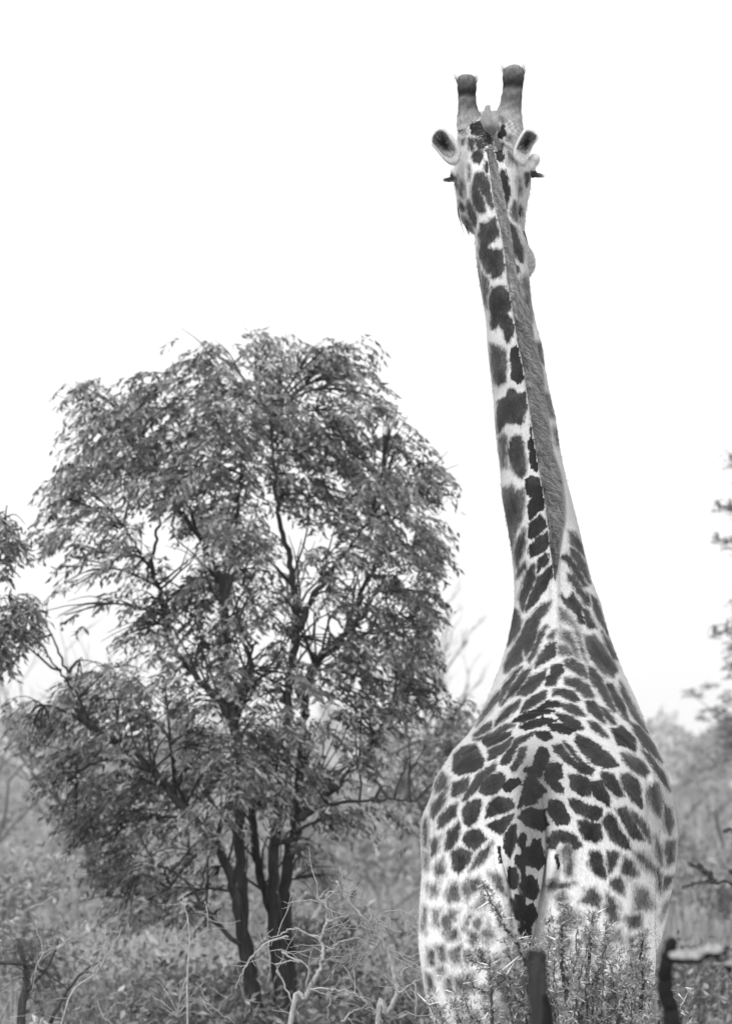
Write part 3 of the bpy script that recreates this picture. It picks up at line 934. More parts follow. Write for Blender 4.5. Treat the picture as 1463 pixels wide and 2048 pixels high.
def set_coat(me, P, nrm, force_front=False, cells=0.16):
    px = project(P)
    fc = (nrm * unit(np.array([0, 0, CAM_Z]) - P)).sum(1)
    back = (fc < 0.0) | (px[:, 1] > 2150) | ((P[:, 1] > 21.3) & (P[:, 2] < 2.3))
    if force_front: back[:] = False
    fb = np.full(len(P), -14.0)
    idx = np.where(back)[0]
    if len(idx): fb[idx] = cell_pattern(P[idx], cells)
    d, tn = patch_field(px, (back, fb))
    low = np.clip((1.1 - P[:, 2]) / 0.5, 0, 1)
    d = np.where(back & (P[:, 2] < 1.1), d - 18 * low, d)
    pale = 0.45 + 0.4 * np.clip((px[:, 1] - 1600) / 250, 0, 1) ** 1.0
    pale -= 0.12 * np.exp(-((px[:, 0] - 1070) / 70) ** 2) * np.clip((px[:, 1] - 1440) / 40, 0, 1) * np.clip((1700 - px[:, 1]) / 60, 0, 1)
    pale += 0.13 * np.clip((480 - px[:, 1]) / 100, 0, 1)
    # dense short hair of the crown and mane strip is grey-brown
    ml = np.interp(px[:, 1], MANE[:, 0], MANE[:, 1]); mr = np.interp(px[:, 1], MANE[:, 0], MANE[:, 2]); mr = ml + (mr - ml) * np.interp(px[:, 1], [850, 950], [.8, 1.0])
    band = np.clip(np.minimum(px[:, 0] - ml, mr - px[:, 0]) / 5 + 0.6, 0, 1) * (px[:, 1] > 296) * (px[:, 1] < 1150)
    band = np.where(back, 0, band)
    pale = pale * (1 - band) + 0.24 * band
    d = np.where(band > 0.5, -14, d)
    crown = np.clip((300 - px[:, 1]) / 50, 0, 1) * (P[:, 1] > 22.0)
    pale = pale * (1 - 0.62 * crown * (0.75 + 0.5 * np.sin(px[:, 0] * .5 + 2 * np.sin(px[:, 1] * .2)) * np.sin(px[:, 1] * .45)))
    sp_ = 1066 - 0.09 * np.clip(px[:, 1] - 1600, 0, 400)
    pale *= 1 - 0.68 * np.exp(-((px[:, 0] - sp_ - 3) / 38) ** 4) * np.clip((px[:, 1] - 1480) / 60, 0, 1)
    hoof = P[:, 2] < 0.1
    pale = np.where(hoof, 0.08, pale)
    for nm, a in (('spot', d), ('tone', tn), ('pale', pale)):
        at = me.attributes.get(nm) or me.attributes.new(nm, 'FLOAT', 'POINT')
        at.data.foreach_set('value', a.astype(np.float32))


PATCHES += [(np.array(p, float), tn) for p, tn in [
    ([(1052, 1555), (1070, 1548), (1078, 1580), (1072, 1605), (1052, 1610), (1044, 1590)], 1.2), ([(1043, 1625), (1060, 1615), (1085, 1622), (1092, 1650), (1082, 1662), (1060, 1655), (1046, 1645)], 1.2),
    ([(1045, 1690), (1049, 1690), (1047, 1870), (1041, 1870)], 1.1), ([(1030, 1790), (1044, 1790), (1046, 1845), (1030, 1835)], 1.0), ([(1050, 1815), (1064, 1808), (1072, 1830), (1062, 1850), (1048, 1852)], 1.1), ([(1038, 1855), (1058, 1852), (1062, 1880), (1052, 1905), (1036, 1900)], 1.0),
    ([(1120, 1830), (1150, 1825), (1158, 1850), (1130, 1860)], .4), ([(1165, 1870), (1190, 1865), (1195, 1895), (1170, 1900)], .4), ([(1205, 1810), (1228, 1805), (1240, 1840), (1222, 1850)], .5), ([(1255, 1880), (1285, 1870), (1290, 1900), (1265, 1910)], .4),
    ([(1110, 1790), (1130, 1785), (1135, 1805), (1112, 1808)], .4), ([(920, 1770), (945, 1765), (950, 1790), (925, 1795)], .4), ([(960, 1860), (985, 1850), (985, 1880), (962, 1885)], .35), ([(905, 1960), (930, 1955), (935, 1980), (910, 1985)], .4), ([(880, 1835), (900, 1830), (905, 1860), (885, 1865)], .4),
    ([(997, 1695), (998, 1695), (1001, 1725), (1000, 1725)], 1.2), ([(1112, 1710), (1113, 1710), (1116, 1735), (1115, 1735)], 1.2),  # crease shade beside the tail folds, drawn as thin dark patches
    ]]
# small broken spots low on the rump between the larger patches
low_pts = np.array([(x + rng.uniform(-11, 11), y + rng.uniform(-12, 12)) for y in range(1800, 2130, 38) for x in range(858 + (y // 38 % 2) * 18, 1300, 36)])
dd_, _t = patch_field(low_pts, (np.zeros(len(low_pts), bool), np.zeros(len(low_pts))))
for p_, q_ in zip(low_pts, dd_):
    if q_ < -10 and not (1000 < p_[0] < 1095 and p_[1] < 1900):
        r_ = rng.uniform(7, 13); a_ = np.linspace(0, 2 * math.pi, 9)[:-1]
        PATCHES.append((np.stack([p_[0] + r_ * np.cos(a_) * rng.uniform(.6, 1.2, 8), p_[1] + r_ * 1.25 * np.sin(a_) * rng.uniform(.6, 1.2, 8)], 1), float(rng.uniform(.3, .5))))
set_coat(body_me, Pb, Nb)
M['coat'] = coat_material()
giraffe = empty('giraffe', (0.69, 21.0, 0))
tag(giraffe, 'spotted giraffe seen from behind, neck raised against the white sky', 'giraffe')
body = link_mesh('body', body_me, M['coat'], giraffe)

bvh = BVHTree.FromPolygons([Vector(p) for p in Pb], [tuple(p.vertices) for p in body_me.polygons])
eye0 = Vector((0, 0, CAM_Z))


def hit(px, py):
    d = (W(px, py, 20) - eye0).normalized()
    loc, nr, i, dist = bvh.ray_cast(eye0, d)
    return loc, nr


# tail ------------------------------------------------------------------
tb = MB()
ta = [(1066, 1578, 6, 19.99), (1064, 1600, 18, 19.93), (1060, 1640, 28, 19.86), (1056, 1700, 33, 19.83), (1053, 1750, 32, 19.81), (1050, 1800, 27, 19.80), (1047, 1850, 22, 19.81), (1045, 1900, 16, 19.82), (1044, 1960, 11, 19.83), (1045, 2020, 8, 19.84)]
ta = catmull(ta, 14)
vs, fs = [], []
nn = 40
for cx, py, hw, Y in ta:
    c = W(cx, py, Y); hwm = hw / 510
    for j in range(nn):
        th = 2 * math.pi * j / nn
        ridge = 0.004 * math.exp(-((th - 1.5 * math.pi) / 0.18) ** 2)
        vs.append((c.x + hwm * math.cos(th), Y + (hwm * (0.34 + 0.3 * min(1, max(0, (py - 1780) / 100))) + ridge) * math.sin(th) - ridge * 0, c.z))
for i in range(len(ta) - 1):
    for j in range(nn):
        j2 = (j + 1) % nn
        fs.append((i * nn + j, (i + 1) * nn + j, (i + 1) * nn + j2, i * nn + j2))
fs.append(tuple(range(nn))); fs.append(tuple((len(ta) - 1) * nn + j for j in range(nn - 1, -1, -1)))
tb.add(vs, fs)
tme = tb.mesh('tail')
tP = np.array(tb.v); tN = np.empty(len(tP) * 3, np.float32); tme.vertices.foreach_get('normal', tN)
set_coat(tme, tP, tN.reshape(-1, 3), True)
tail = link_mesh('tail', tme, M['coat'], giraffe)

# hair ------------------------------------------------------------------
mh, t, b = mat_new('hair', 0.6)
at = N(t, 'ShaderNodeAttribute', attribute_name='tone')
t.links.new(ramp(t, at.outputs['Fac'], [(0, 0.02), (0.5, 0.16), (1, 0.42)]), b.inputs['Base Color'])
M['hair'] = mh


def hair_ribbons(name, strands, wd, parent, mat='hair'):
    """strands: list of (points, tone)"""
    V, F, T = [], [], []
    for pts, tone in strands:
        k = len(pts)
        bidx = len(V)
        for i, p in enumerate(pts):
            tg = Vector(pts[min(i + 1, k - 1)]) - Vector(pts[max(i - 1, 0)])
            s = tg.cross(Vector(p) - eye0)
            if s.length < 1e-9: s = Vector((1, 0, 0))
            s.normalize()
            wq = wd * (1 - 0.75 * (i / (k - 1)) ** 1.5)
            V.append(Vector(p) + s * wq); V.append(Vector(p) - s * wq)
            T += [tone, tone]
        for i in range(k - 1):
            q = bidx + 2 * i
            F.append((q, q + 1, q + 3, q + 2))
    o = np_mesh(name, np.array([tuple(v) for v in V]), np.array(F), np.array(T), M[mat], parent)
    return o


st = []
for _ in range(12000):
    py = 300 + 860 * rng.random() ** .92
    if py > 1080 and rng.random() < (py - 1080) / 90: continue
    ml, mr = np.interp(py, MANE[:, 0], MANE[:, 1]), np.interp(py, MANE[:, 0], MANE[:, 2])
    q = rng.random() ** 1.1
    x = ml + (mr - ml) * q * 0.72
    loc, nr = hit(x, py)
    if loc is None: continue
    px2m = loc.y / F_PX
    Ln = (mr - ml) * px2m * rng.uniform(0.2, 0.6) * (1.0 - 0.45 * q)
    Ln = min(Ln, max(.006, (mr - x) * px2m * (1.05 if py < 640 else .8)))
    fl = -rng.uniform(-0.2, 2.0) - (1.0 if py < 640 else 0)
    nrm = (nr + Vector((-.5, -.3, 0))) * (0.013 if py > 600 else 0.007)
    side = Vector((1, 0, 0))
    p0 = loc - nr * 0.003
    p1 = loc + nrm * rng.uniform(0.7, 1.2) + side * Ln * 0.3 + Vector((0, 0, Ln * (0.25 if py > 600 else -0.3)))
    p2 = loc + nrm * rng.uniform(0.9, 1.4) + side * Ln * 0.7 + Vector((0, 0, Ln * (0.05 + 0.35 * fl)))
    p3 = loc + nrm * 0.8 + side * Ln + Vector((0, 0, Ln * (0.7 * fl)))
    st.append(((p0, p1, p2, p3), float(np.clip(0.5 + 0.2 * q + rng.normal(0, 0.2) + 0.22 * math.sin(py * .16 - x * .55 + 2 * math.sin(py * .05)) * math.sin(py * .043 + x * .2), 0, 1))))
hair_ribbons('mane', st, 0.0013, giraffe)
# dark tousled hair on the crown beside the bird
st = []
for _ in range(420):
    py = rng.uniform(246, 305); x = rng.normal(966, 10) + (py - 250) * .12
    loc, nr = hit(x, py)
    if loc is None: continue
    d_ = Vector((rng.normal(0, .6), 0, rng.normal(-.4, .5)))
    st.append(((loc, loc + nr * .006 + d_ * .01, loc + nr * .007 + d_ * .024), float(np.clip(rng.normal(.18, .14), 0, 1))))
hair_ribbons('crown_hair', st, 0.0014, giraffe)['kind'] = 'stuff'
# tail tuft
st = []
for _ in range(700):
    a, q = rng.uniform(0, 2 * math.pi), rng.random()
    z0 = W(1045, 1900 + 130 * q, 19.83)
    p0 = z0 + Vector((0.012 * math.cos(a), 0.01 * math.sin(a), 0))
    Ln = rng.uniform(0.35, 0.6)
    p1 = p0 + Vector((0.04 * math.cos(a), 0.03 * math.sin(a), -Ln * .4))
    p2 = p0 + Vector((0.06 * math.cos(a + .3), 0.04 * math.sin(a), -Ln))
    st.append(((p0, p1, p2), float(np.clip(rng.normal(0.12, 0.08), 0, 1))))
hair_ribbons('tail_tuft', st, 0.0018, giraffe)

# short coat hair standing off the outline
fcn = (Nb * tocam).sum(1)
cand = np.where((np.abs(fcn) < 0.3) & (Pb[:, 2] > 1.3))[0]
cand = rng.choice(cand, min(16000, len(cand)), replace=False)
spv = np.empty(nv, np.float32); body_me.attributes['spot'].data.foreach_get('value', spv)
st = []
for i in cand:
    p, nr = Vector(Pb[i]), Vector(Nb[i])
    d_ = (nr * rng.uniform(.3, .9) + Vector((0, 0, -1)) * rng.uniform(.5, 1) + Vector(rng.normal(0, .15, 3))).normalized()
    ln = rng.uniform(.004, .011)
    st.append(((p, p + d_ * ln * .6, p + d_ * ln + Vector((0, 0, -.002))), .2 if spv[i] > -1 else 1.0))
hair_ribbons('coat_fringe', st, 0.0007, giraffe)['kind'] = 'stuff'

# ears ------------------------------------------------------------------
me_, t, b = mat_new('ear_hide', 0.7)
at = N(t, 'ShaderNodeAttribute', attribute_name='tone')
v = coords(t)
nz = noise(t, v, 160, 3, 0.7)
base = ramp(t, at.outputs['Fac'], [(0, 0.028), (0.35, 0.1), (0.6, 0.36), (1, 0.72)])
cc = N(t, 'ShaderNodeMix', data_type='RGBA', blend_type='MULTIPLY')
cc.inputs[0].default_value = 1
t.links.new(base, cc.inputs[6]); t.links.new(ramp(t, nz, [(0.3, 0.6), (0.7, 1.15)]), cc.inputs[7])
t.links.new(cc.outputs[2], b.inputs['Base Color'])
bump(t, b, nz, 0.4, 0.004)
M['ear'] = me_


def resample(poly, n, c):
    poly = np.array(poly, float)
    ang = [math.atan2(p[1] - c[1], p[0] - c[0]) for p in poly]
    o = []
    for k_ in range(n):
        th = -math.pi + 2 * math.pi * k_ / n
        d = np.array([math.cos(th), math.sin(th)])
        best = None
        for i in range(len(poly)):
            a, bq = poly[i] - c, poly[(i + 1) % len(poly)] - c
            e = bq - a
            den = d[0] * e[1] - d[1] * e[0]
            if abs(den) < 1e-9: continue
            tt_ = (a[0] * e[1] - a[1] * e[0]) / den
            uu = (a[0] * d[1] - a[1] * d[0]) / den
            if tt_ > 0 and -1e-6 <= uu <= 1 + 1e-6:
                if best is None or tt_ > best: best = tt_
        o.append(c + d * (best or 1))
    o = np.array(o)
    o = (np.roll(o, 1, 0) + 6 * o + np.roll(o, -1, 0)) / 8
    return o


def ear(outline, opening, Y, shift):
    n = 84
    c = np.array(opening, float).mean(0)
    O, I = resample(outline, n, c), resample(opening, n, c)
    rings = []      # (2d points, Y, tone)
    cen = c
    oc = np.array(outline, float).mean(0)
    for s, dy in ((0.02, .085), (0.35, .08), (0.65, .065), (0.85, .04), (0.96, .018)):
        rings.append((oc + (O - oc) * s, Y + dy, 0.8))
    rings.append((O, Y, 0.95))
    rings.append((O + (I - O) * 0.35, Y - 0.012, 0.85))
    rings.append((O + (I - O) * 0.75, Y - 0.010, 0.6 + 0))
    rings.append((I, Y, 0.5))
    for s, dy, tn in ((0.85, .018, .3), (0.6, .04, .12), (0.3, .055, .05), (0.02, .06, .05)):
        rings.append((cen + (I - cen) * s, Y + dy, tn))
    vs, fs, tn_ = [], [], []
    for pts, yy, tn in rings:
        for j, p in enumerate(pts):
            vs.append(W(p[0], p[1], yy))
            tone = tn
            if tn in (0.05, .12, .3):
                lowy = (p[1] - c[1]) / 40.0
                tone = tn + max(0, shift * lowy * (2.2 if p[0] < 960 else 1.5)) + rng.uniform(-.03, .1)
            tn_.append(float(np.clip(tone + rng.uniform(-.05, .05), 0, 1)))
    k = len(rings)
    for i in range(k - 1):
        for j in range(n):
            j2 = (j + 1) % n
            fs.append((i * n + j, i * n + j2, (i + 1) * n + j2, (i + 1) * n + j))
    fs.append(tuple(range(n - 1, -1, -1))); fs.append(tuple((k - 1) * n + j for j in range(n)))
    mb = MB(); mb.v = [tuple(v_) for v_ in vs]; mb.f = fs; mb.t = tn_
    o = mb.build('ear', M['ear'], giraffe)
    # fringe of pale hair inside the opening
    st_ = []
    for _ in range(160):
        j = rng.integers(0, n)
        p = I[j] + (O[j] - I[j]) * rng.uniform(0, .3)
        q = p + (c - p) * rng.uniform(.3, .7) + rng.normal(0, 2, 2)
        st_.append(((W(p[0], p[1], Y - 0.004), W(*((p + q) / 2), Y - 0.002), W(q[0], q[1], Y + 0.012)), float(rng.uniform(.15, .75))))
    hair_ribbons('ear_hair', st_, 0.0006, o)
    return o


ZL = lambda p: [(800 + x / 4.18, 90 + y / 4.18) for x, y in p]
ZR = lambda p: [(940 + x / 9.14, 190 + y / 9.14) for x, y in p]
ear(ZL([(320, 680), (370, 695), (440, 760), (490, 830), (512, 900), (500, 970), (460, 1012), (410, 1002), (360, 960), (305, 890), (262, 840), (256, 770), (285, 710)]),
    ZL([(280, 765), (315, 730), (355, 728), (390, 762), (420, 820), (455, 870), (450, 915), (420, 940), (365, 915), (310, 860), (272, 815)]), 22.14, .35)
ear(ZR([(1050, 590), (1150, 620), (1230, 720), (1245, 800), (1150, 930), (1080, 1090), (1050, 1200), (1000, 1330), (900, 1290), (805, 1200), (770, 1100), (800, 950), (880, 780), (960, 650)]),
    ZR([(1020, 690), (1100, 695), (1200, 750), (1190, 820), (1130, 930), (1060, 1050), (1000, 1070), (930, 1040), (862, 975), (920, 850), (980, 750)]), 22.12, .3)

# ossicones --------------------------------------------------------------
mo, t, b = mat_new('ossicone_hide', 0.8)
at = N(t, 'ShaderNodeAttribute', attribute_name='tone')
v = coords(t, (1, 1, 0.5))
nz = noise(t, v, 60, 4, 0.7)
nf = noise(t, coords(t, (1, 1, .3)), 350, 2, 0.7)
base = ramp(t, at.outputs['Fac'], [(0, 0.008), (0.4, 0.08), (0.7, 0.19), (1, 0.42)])
f1 = math_(t, 'MULTIPLY', math_(t, 'MULTIPLY_ADD', nz, 1.8, 0.1), math_(t, 'MULTIPLY_ADD', nf, 1.0, 0.5))
cc = N(t, 'ShaderNodeMix', data_type='RGBA', blend_type='MULTIPLY')
cc.inputs[0].default_value = 1
t.links.new(base, cc.inputs[6]); t.links.new(f1, cc.inputs[7])
t.links.new(cc.outputs[2], b.inputs['Base Color'])
bump(t, b, math_(t, 'ADD', nz, nf), 0.5, 0.005)
M['ossicone'] = mo


def ossicone(rows, Y, dY):
    """rows: photo y (top to bottom), left, right, tone"""
    rows = catmull([np.array(r, float) for r in rows], 8)
    n = 36
    vs, fs, tn = [], [], []
    y0, y1 = rows[0][0], rows[-1][0]
    for r in rows:
        Yc = Y + dY * (y1 - r[0]) / (y1 - y0)
        a, c = W(r[1], r[0], Yc), W(r[2], r[0], Yc)
        hw0 = (c.x - a.x) / 2
        for j in range(n):
            th = 2 * math.pi * j / n
            hw = hw0 * (1 + .035 * math.sin(3 * th + r[0] * .21) * math.sin(r[0] * .13 + th) + rng.uniform(-.012, .012))
            vs.append(((a.x + c.x) / 2 + hw * math.cos(th), Yc + hw * 0.95 * math.sin(th), a.z))
            tn.append(float(np.clip(r[3], 0, 1)))
    k = len(rows)
    for i in range(k - 1):
        for j in range(n):
            j2 = (j + 1) % n
            fs.append((i * n + j, (i + 1) * n + j, (i + 1) * n + j2, i * n + j2))
    fs.append(tuple(range(n))); fs.append(tuple((k - 1) * n + j for j in range(n - 1, -1, -1)))
    mb = MB(); mb.v = vs; mb.f = fs; mb.t = tn
    o = mb.build('ossicone', M['ossicone'], giraffe)
    # ring of stiff black hair round the bald knob
    st_ = []
    top = rows[0][0]
    kn = [r for r in rows if r[0] > top + 6][0]
    for _ in range(90):
        th = rng.uniform(0, 2 * math.pi)
        short = abs(math.cos(th)) < .6
        rr = [r for r in rows if r[0] > top + rng.uniform(10, 36)][0]
        Yc = Y + dY
        a, c = W(rr[1], rr[0], Yc), W(rr[2], rr[0], Yc)
        hw = (c.x - a.x) / 2
        p0 = Vector(((a.x + c.x) / 2 + hw * math.cos(th), Yc + hw * .95 * math.sin(th), a.z))
        o_ = Vector((math.cos(th), math.sin(th), 0))
        Ln = rng.uniform(0.01, 0.028) * (.4 if short else 1)
        p1 = p0 + o_ * Ln * .25 + Vector((0, 0, Ln * .7))
        p2 = p0 + o_ * Ln * .7 + Vector((0, 0, Ln * 1.2)) + Vector(rng.normal(0, .002, 3))
        st_.append(((p0, p1, p2), float(rng.uniform(.05, .4))))
    hair_ribbons('hair_tuft', st_, 0.0008, o)
    return o


ossicone([(148.5, 930, 934, .55), (150, 921, 943, .6), (155, 916, 948, .6), (163, 914, 951, .55), (172, 914, 952, .35), (182, 914, 952, .08), (190, 915, 951, .12), (198, 915, 952, .6), (210, 915.5, 953, .5), (222, 915, 957, .65), (232, 914, 965, .75), (244, 913, 972, .85), (262, 913, 975, .95)], 22.3, -0.06)
ossicone([(129, 1026, 1031, .6), (131, 1018, 1038, .65), (137, 1008, 1044, .65), (146, 1005, 1047, .6), (156, 1004.5, 1047, .35), (165, 1005, 1046, .08), (172, 1005, 1045, .12), (181, 1004, 1044, .6), (195, 1001, 1043.5, .5), (210, 998, 1042.5, .65), (220, 993, 1042, .75), (230, 987, 1042.5, .85), (245, 984, 1044, .95), (262, 984, 1046, 1)], 22.3, -0.06)

# eyes, lashes, lip whiskers
mb = MB(); ball(mb, W(1064, 347, 22.42), 0.02, tone=.1)
m_eye, t, b = mat_new('eye_wet', 0.12); b.inputs['Base Color'].default_value = g(0.015)
mb.build('eye', m_eye, giraffe)
mb = MB(); ball(mb, W(908, 352, 22.42), 0.02, tone=.1); mb.build('eye', m_eye, giraffe)
for (x0, y0, x1, y1, Y) in ((1060, 346, 1086, 353, 22.4), (908, 357, 889, 361, 22.4)):
    st = []
    for k_ in range(70):
        f_ = rng.uniform(-1, 1)
        a = W(x0, y0 + f_ * 6, Y + rng.uniform(-.02, .02)); c = W(x1 + rng.uniform(-5, 3), y1 + f_ * 3 - rng.uniform(0, 2), Y + rng.uniform(-.02, .02))
        m_ = a.lerp(c, .5) + Vector((0, 0, -.002))
        st.append(((a, m_, c), float(rng.uniform(0, .12))))
    hair_ribbons('eyelashes', st, 0.0008, giraffe)
st = []
for pth in ([(914, 412), (916, 430), (922, 450), (928, 469)], [(930, 452), (934, 462), (937, 471)], [(932, 450), (936, 462), (937.5, 471)], [(915, 415), (918, 438), (924, 455)], [(1046, 462), (1050, 474), (1054, 488)], [(1047, 462), (1052, 476), (1055, 490)]):
    hair_ribbons('whisker', [(tuple(W(x, y, 22.44) for x, y in pth), 0.03)], 0.0022, giraffe)

# ------------------------------------------------------------------ oxpecker on the crown
ox = W(985, 262, 22.08)
bird = empty('oxpecker', ox)
tag(bird, 'small grey oxpecker clinging to the giraffe between its horns', 'bird')
mbird, t, b = mat_new('plumage', 0.7)
nz = noise(t, coords(t, (1, 1, .35)), 120, 3, .6)
at = N(t, 'ShaderNodeAttribute', attribute_name='tone')
base = ramp(t, at.outputs['Fac'], [(0, 0.05), (0.5, 0.18), (1, 0.42)])
cc = N(t, 'ShaderNodeMix', data_type='RGBA', blend_type='MULTIPLY'); cc.inputs[0].default_value = 1
t.links.new(base, cc.inputs[6]); t.links.new(ramp(t, nz, [(0.3, .75), (.7, 1.15)]), cc.inputs[7])
t.links.new(cc.outputs[2], b.inputs['Base Color']); bump(t, b, nz, .3, .003)


def bird_shape(rows, name, tone, flat=0.8, parent=None):
    rows = catmull([np.array(r, float) for r in rows], 5)
    n = 20
    vs, fs = [], []
    for cx, cy, hw, Y in rows:
        c = W(cx, cy, Y); h = hw / 462
        for j in range(n):
            th = 2 * math.pi * j / n
            vs.append((c.x + h * math.cos(th), c.y + h * flat * math.sin(th), c.z + h * 0.25 * math.cos(th)))
    k = len(rows)
    for i in range(k - 1):
        for j in range(n):
            j2 = (j + 1) % n
            fs.append((i * n + j, (i + 1) * n + j, (i + 1) * n + j2, i * n + j2))
    fs.append(tuple(range(n))); fs.append(tuple((k - 1) * n + j for j in range(n - 1, -1, -1)))
    mb = MB(); mb.add(vs, fs, tone)
    return mb.build(name, mbird, parent)


bird_shape([(974, 210.5, 1.5, 22.2), (974, 212, 4.5, 22.19), (974, 217, 6, 22.17), (973, 222, 7.5, 22.14), (974, 230, 12, 22.10), (977, 242, 15.5, 22.07), (982, 256, 14, 22.06), (987, 266, 9, 22.07), (990, 272, 4, 22.08)], 'body', .55, parent=bird)
bird_shape([(969, 226, 2, 22.07), (972, 240, 7, 22.03), (977, 253, 7.5, 22.02), (983, 264, 4, 22.04), (986, 269, 1.5, 22.05)], 'wing', .5, .45, bird)
bird_shape([(984, 222, 2, 22.09), (988, 236, 6, 22.05), (991, 250, 6, 22.04), (993, 262, 3.5, 22.05), (993, 268, 1.5, 22.05)], 'wing', .62, .45, bird)
bird_shape([(987, 263, 4, 22.06), (990, 275, 4.5, 22.05), (995, 288, 5, 22.06), (999, 300, 4, 22.07)], 'tail', .42, .3, bird)
bird_shape([(975, 213, 2.2, 22.2), (978, 211.3, 1.5, 22.2), (980, 212.5, .5, 22.2)], 'bill', .1, .8, bird)
bird_shape([(997, 248, 1.0, 22.1), (998, 258, 2.2, 22.09), (998, 264, 1.0, 22.1)], 'foot', .7, .8, bird)


# ------------------------------------------------------------------ TREES
def path_tube(mb, px, Y, r0, r1, n=8, per=5, jit=0.0):
    """branch traced through photo pixels at distance Y (number or list)"""
    Ys = Y if hasattr(Y, '__len__') else [Y] * len(px)
    pts = catmull([W(p[0], p[1], y) for p, y in zip(px, Ys)], per)
    if jit: pts = [p + rng.normal(0, jit, 3) for p in pts]
    mb.tube(pts, list(np.linspace(r0, r1, len(pts))), n)
    return pts


def leafy_crown(root, clumps, Yc, depth, n_per, nleaf, spray_len, leaf_l, leaf_w, mat, twig_mat, attach, single=0, droop=0.9, twig_r=0.006):
    """clumps: photo x, y, half width, half height, density. Leaves hang in drooping sprays on twigs led to the branches"""
    mcx = np.mean([c[0] for c in clumps]); mcy = np.mean([c[1] for c in clumps])
    P, O, T = [], [], []
    tw = MB()
    att = np.array([tuple(a) for a in attach])
    for c in clumps:
        cx, cy, rx, ry = c[:4]
        den = c[4] if len(c) > 4 else 1.0
        edge = min(1.0, abs(cx - mcx) / 420 + abs(cy - mcy) / 700)
        Yk = Yc + (c[5] if len(c) > 5 else rng.uniform(-1, 1) * depth * (1 - 0.6 * edge))
        n = int(n_per * den * rx * ry / 3000)
        tone = rng.uniform(-0.16, 0.16)
        ctr = np.array(W(cx, cy, Yk))
        pm = Yk / F_PX
        k = np.clip(rng.normal(0, 0.55, (n, 3)), -.95, .95) * np.array([rx * pm, max(rx, ry) * pm * 1.2, ry * pm])
        p = ctr + k
        o = k.copy(); o[:, 2] = 0
        o[:, 0] += np.sign(cx - mcx) * edge * rx * pm
        o = unit(o + rng.normal(0, rx * pm * 0.4, k.shape) * np.array([1, 1, 0]))
        P.append(p - o * spray_len * .65); O.append(o); T += [tone] * n
        # twig from nearest branch point to the clump, forking inside it
        dist = np.linalg.norm(att - ctr, axis=1) + 0.6 * np.maximum(att[:, 2] - ctr[2], 0)
        a = Vector(att[dist.argmin()])
        mid = a.lerp(Vector(ctr), .5) + Vector(rng.normal(0, .05, 3)) + Vector((0, 0, .05))
        tw.tube(catmull([a, mid, ctr], 5), list(np.linspace(twig_r * 1.6, twig_r * .7, 11)), 5, False)
        for _ in range(7):
            q = ctr + rng.normal(0, 0.6, 3) * np.array([rx * pm, rx * pm, ry * pm])
            tw.tube(catmull([mid, (np.array(mid) + q) / 2 + np.array([0, 0, .04]), q], 3), list(np.linspace(twig_r * .8, twig_r * .25, 7)), 4, False)
    P, O, T = np.concatenate(P), np.concatenate(O), np.array(T)
    C, D, S, L, Wd, si = sprays(P, O, spray_len, nleaf, leaf_l, leaf_w, droop)
    spt = rng.normal(0.47, 0.22, len(P)) + T * 1.3
    tone = np.clip(spt[si] + rng.normal(0, 0.24, len(C)), 0, 1)
    tone = np.where(rng.random(len(C)) < 0.09, 1.0, tone)
    idx = np.argsort(C[:, 1])
    pick = idx[:single]
    rest = idx[single:]
    V, F = leaf_cards(C[rest], D[rest], S[rest], L[rest], Wd[rest])
    f = np_mesh('foliage', V, F, np.repeat(tone[rest], 5), mat, root)
    f['kind'] = 'stuff'
    tw.build('twig', twig_mat, root)['kind'] = 'stuff'
    if single:
        protos = []
        for q in range(4):
            vv, ff = leaf_cards(np.zeros((1, 3)), np.array([[1., 0, 0]]), np.array([[0, 1., 0]]), np.array([1.]), np.array([1.]), 0.1)
            o = np_mesh('leaf', vv, ff, np.full(5, 0.15 + 0.22 * q), mat, root)
            protos.append(o)
        for i, k_ in enumerate(pick):
            p = protos[i % 4]
            o = p if i < 4 else p.copy()
            if i >= 4: col.objects.link(o)
            o.parent = root
            X, Yv = Vector(D[k_]), Vector(S[k_])
            Zv = X.cross(Yv)
            m = Matrix((X * L[k_], Yv * Wd[k_], Zv * L[k_])).transposed().to_4x4()
            m.translation = Vector(C[k_])
            o.matrix_parent_inverse = Matrix.Translation(-root.location)
            o.matrix_basis = m
    return C


YT = 32.0
tree = empty('leafy_tree', (W(560, 2048, YT).x, YT, 0))
tag(tree, 'large leafy tree with several dark trunks left of the giraffe', 'tree')
att = []
trunks = [
 ([(560, 2330), (545, 2180), (520, 2060), (485, 1890), (462, 1760), (430, 1690), (372, 1622), (307, 1543), (253, 1499), (191, 1458), (150, 1420)], 31.6, .044, .02, 'trunk'),
 ([(565, 2330), (545, 2150), (512, 2000), (490, 1880), (480, 1740), (480, 1640), (478, 1540), (470, 1450), (457, 1380), (452, 1300), (450, 1215)], 31.9, .048, .028, 'trunk'),
 ([(570, 2330), (560, 2100), (548, 1880), (530, 1790), (512, 1700), (503, 1605), (496, 1560)], 32.2, .042, .026, 'trunk'),
 ([(580, 2330), (572, 2100), (556, 1880), (546, 1760), (552, 1640), (566, 1560), (574, 1450), (576, 1380), (588, 1320), (598, 1255)], 31.8, .05, .026, 'trunk'),
 ([(595, 2330), (590, 2100), (576, 1900), (572, 1760), (590, 1660), (600, 1560), (606, 1450), (612, 1390), (628, 1330), (688, 1270), (735, 1222)], 32.1, .054, .018, 'trunk'),
]
tb_pts = []
for px, Y, r0, r1, nm in trunks:
    mb = MB()
    pts = path_tube(mb, px, Y, r0 * .85, r1 * .85, 12, 6, 0.007)
    mb.build('trunk', M['bark_dark'], tree)
    att += [p for p in pts if p[2] > 1.6]
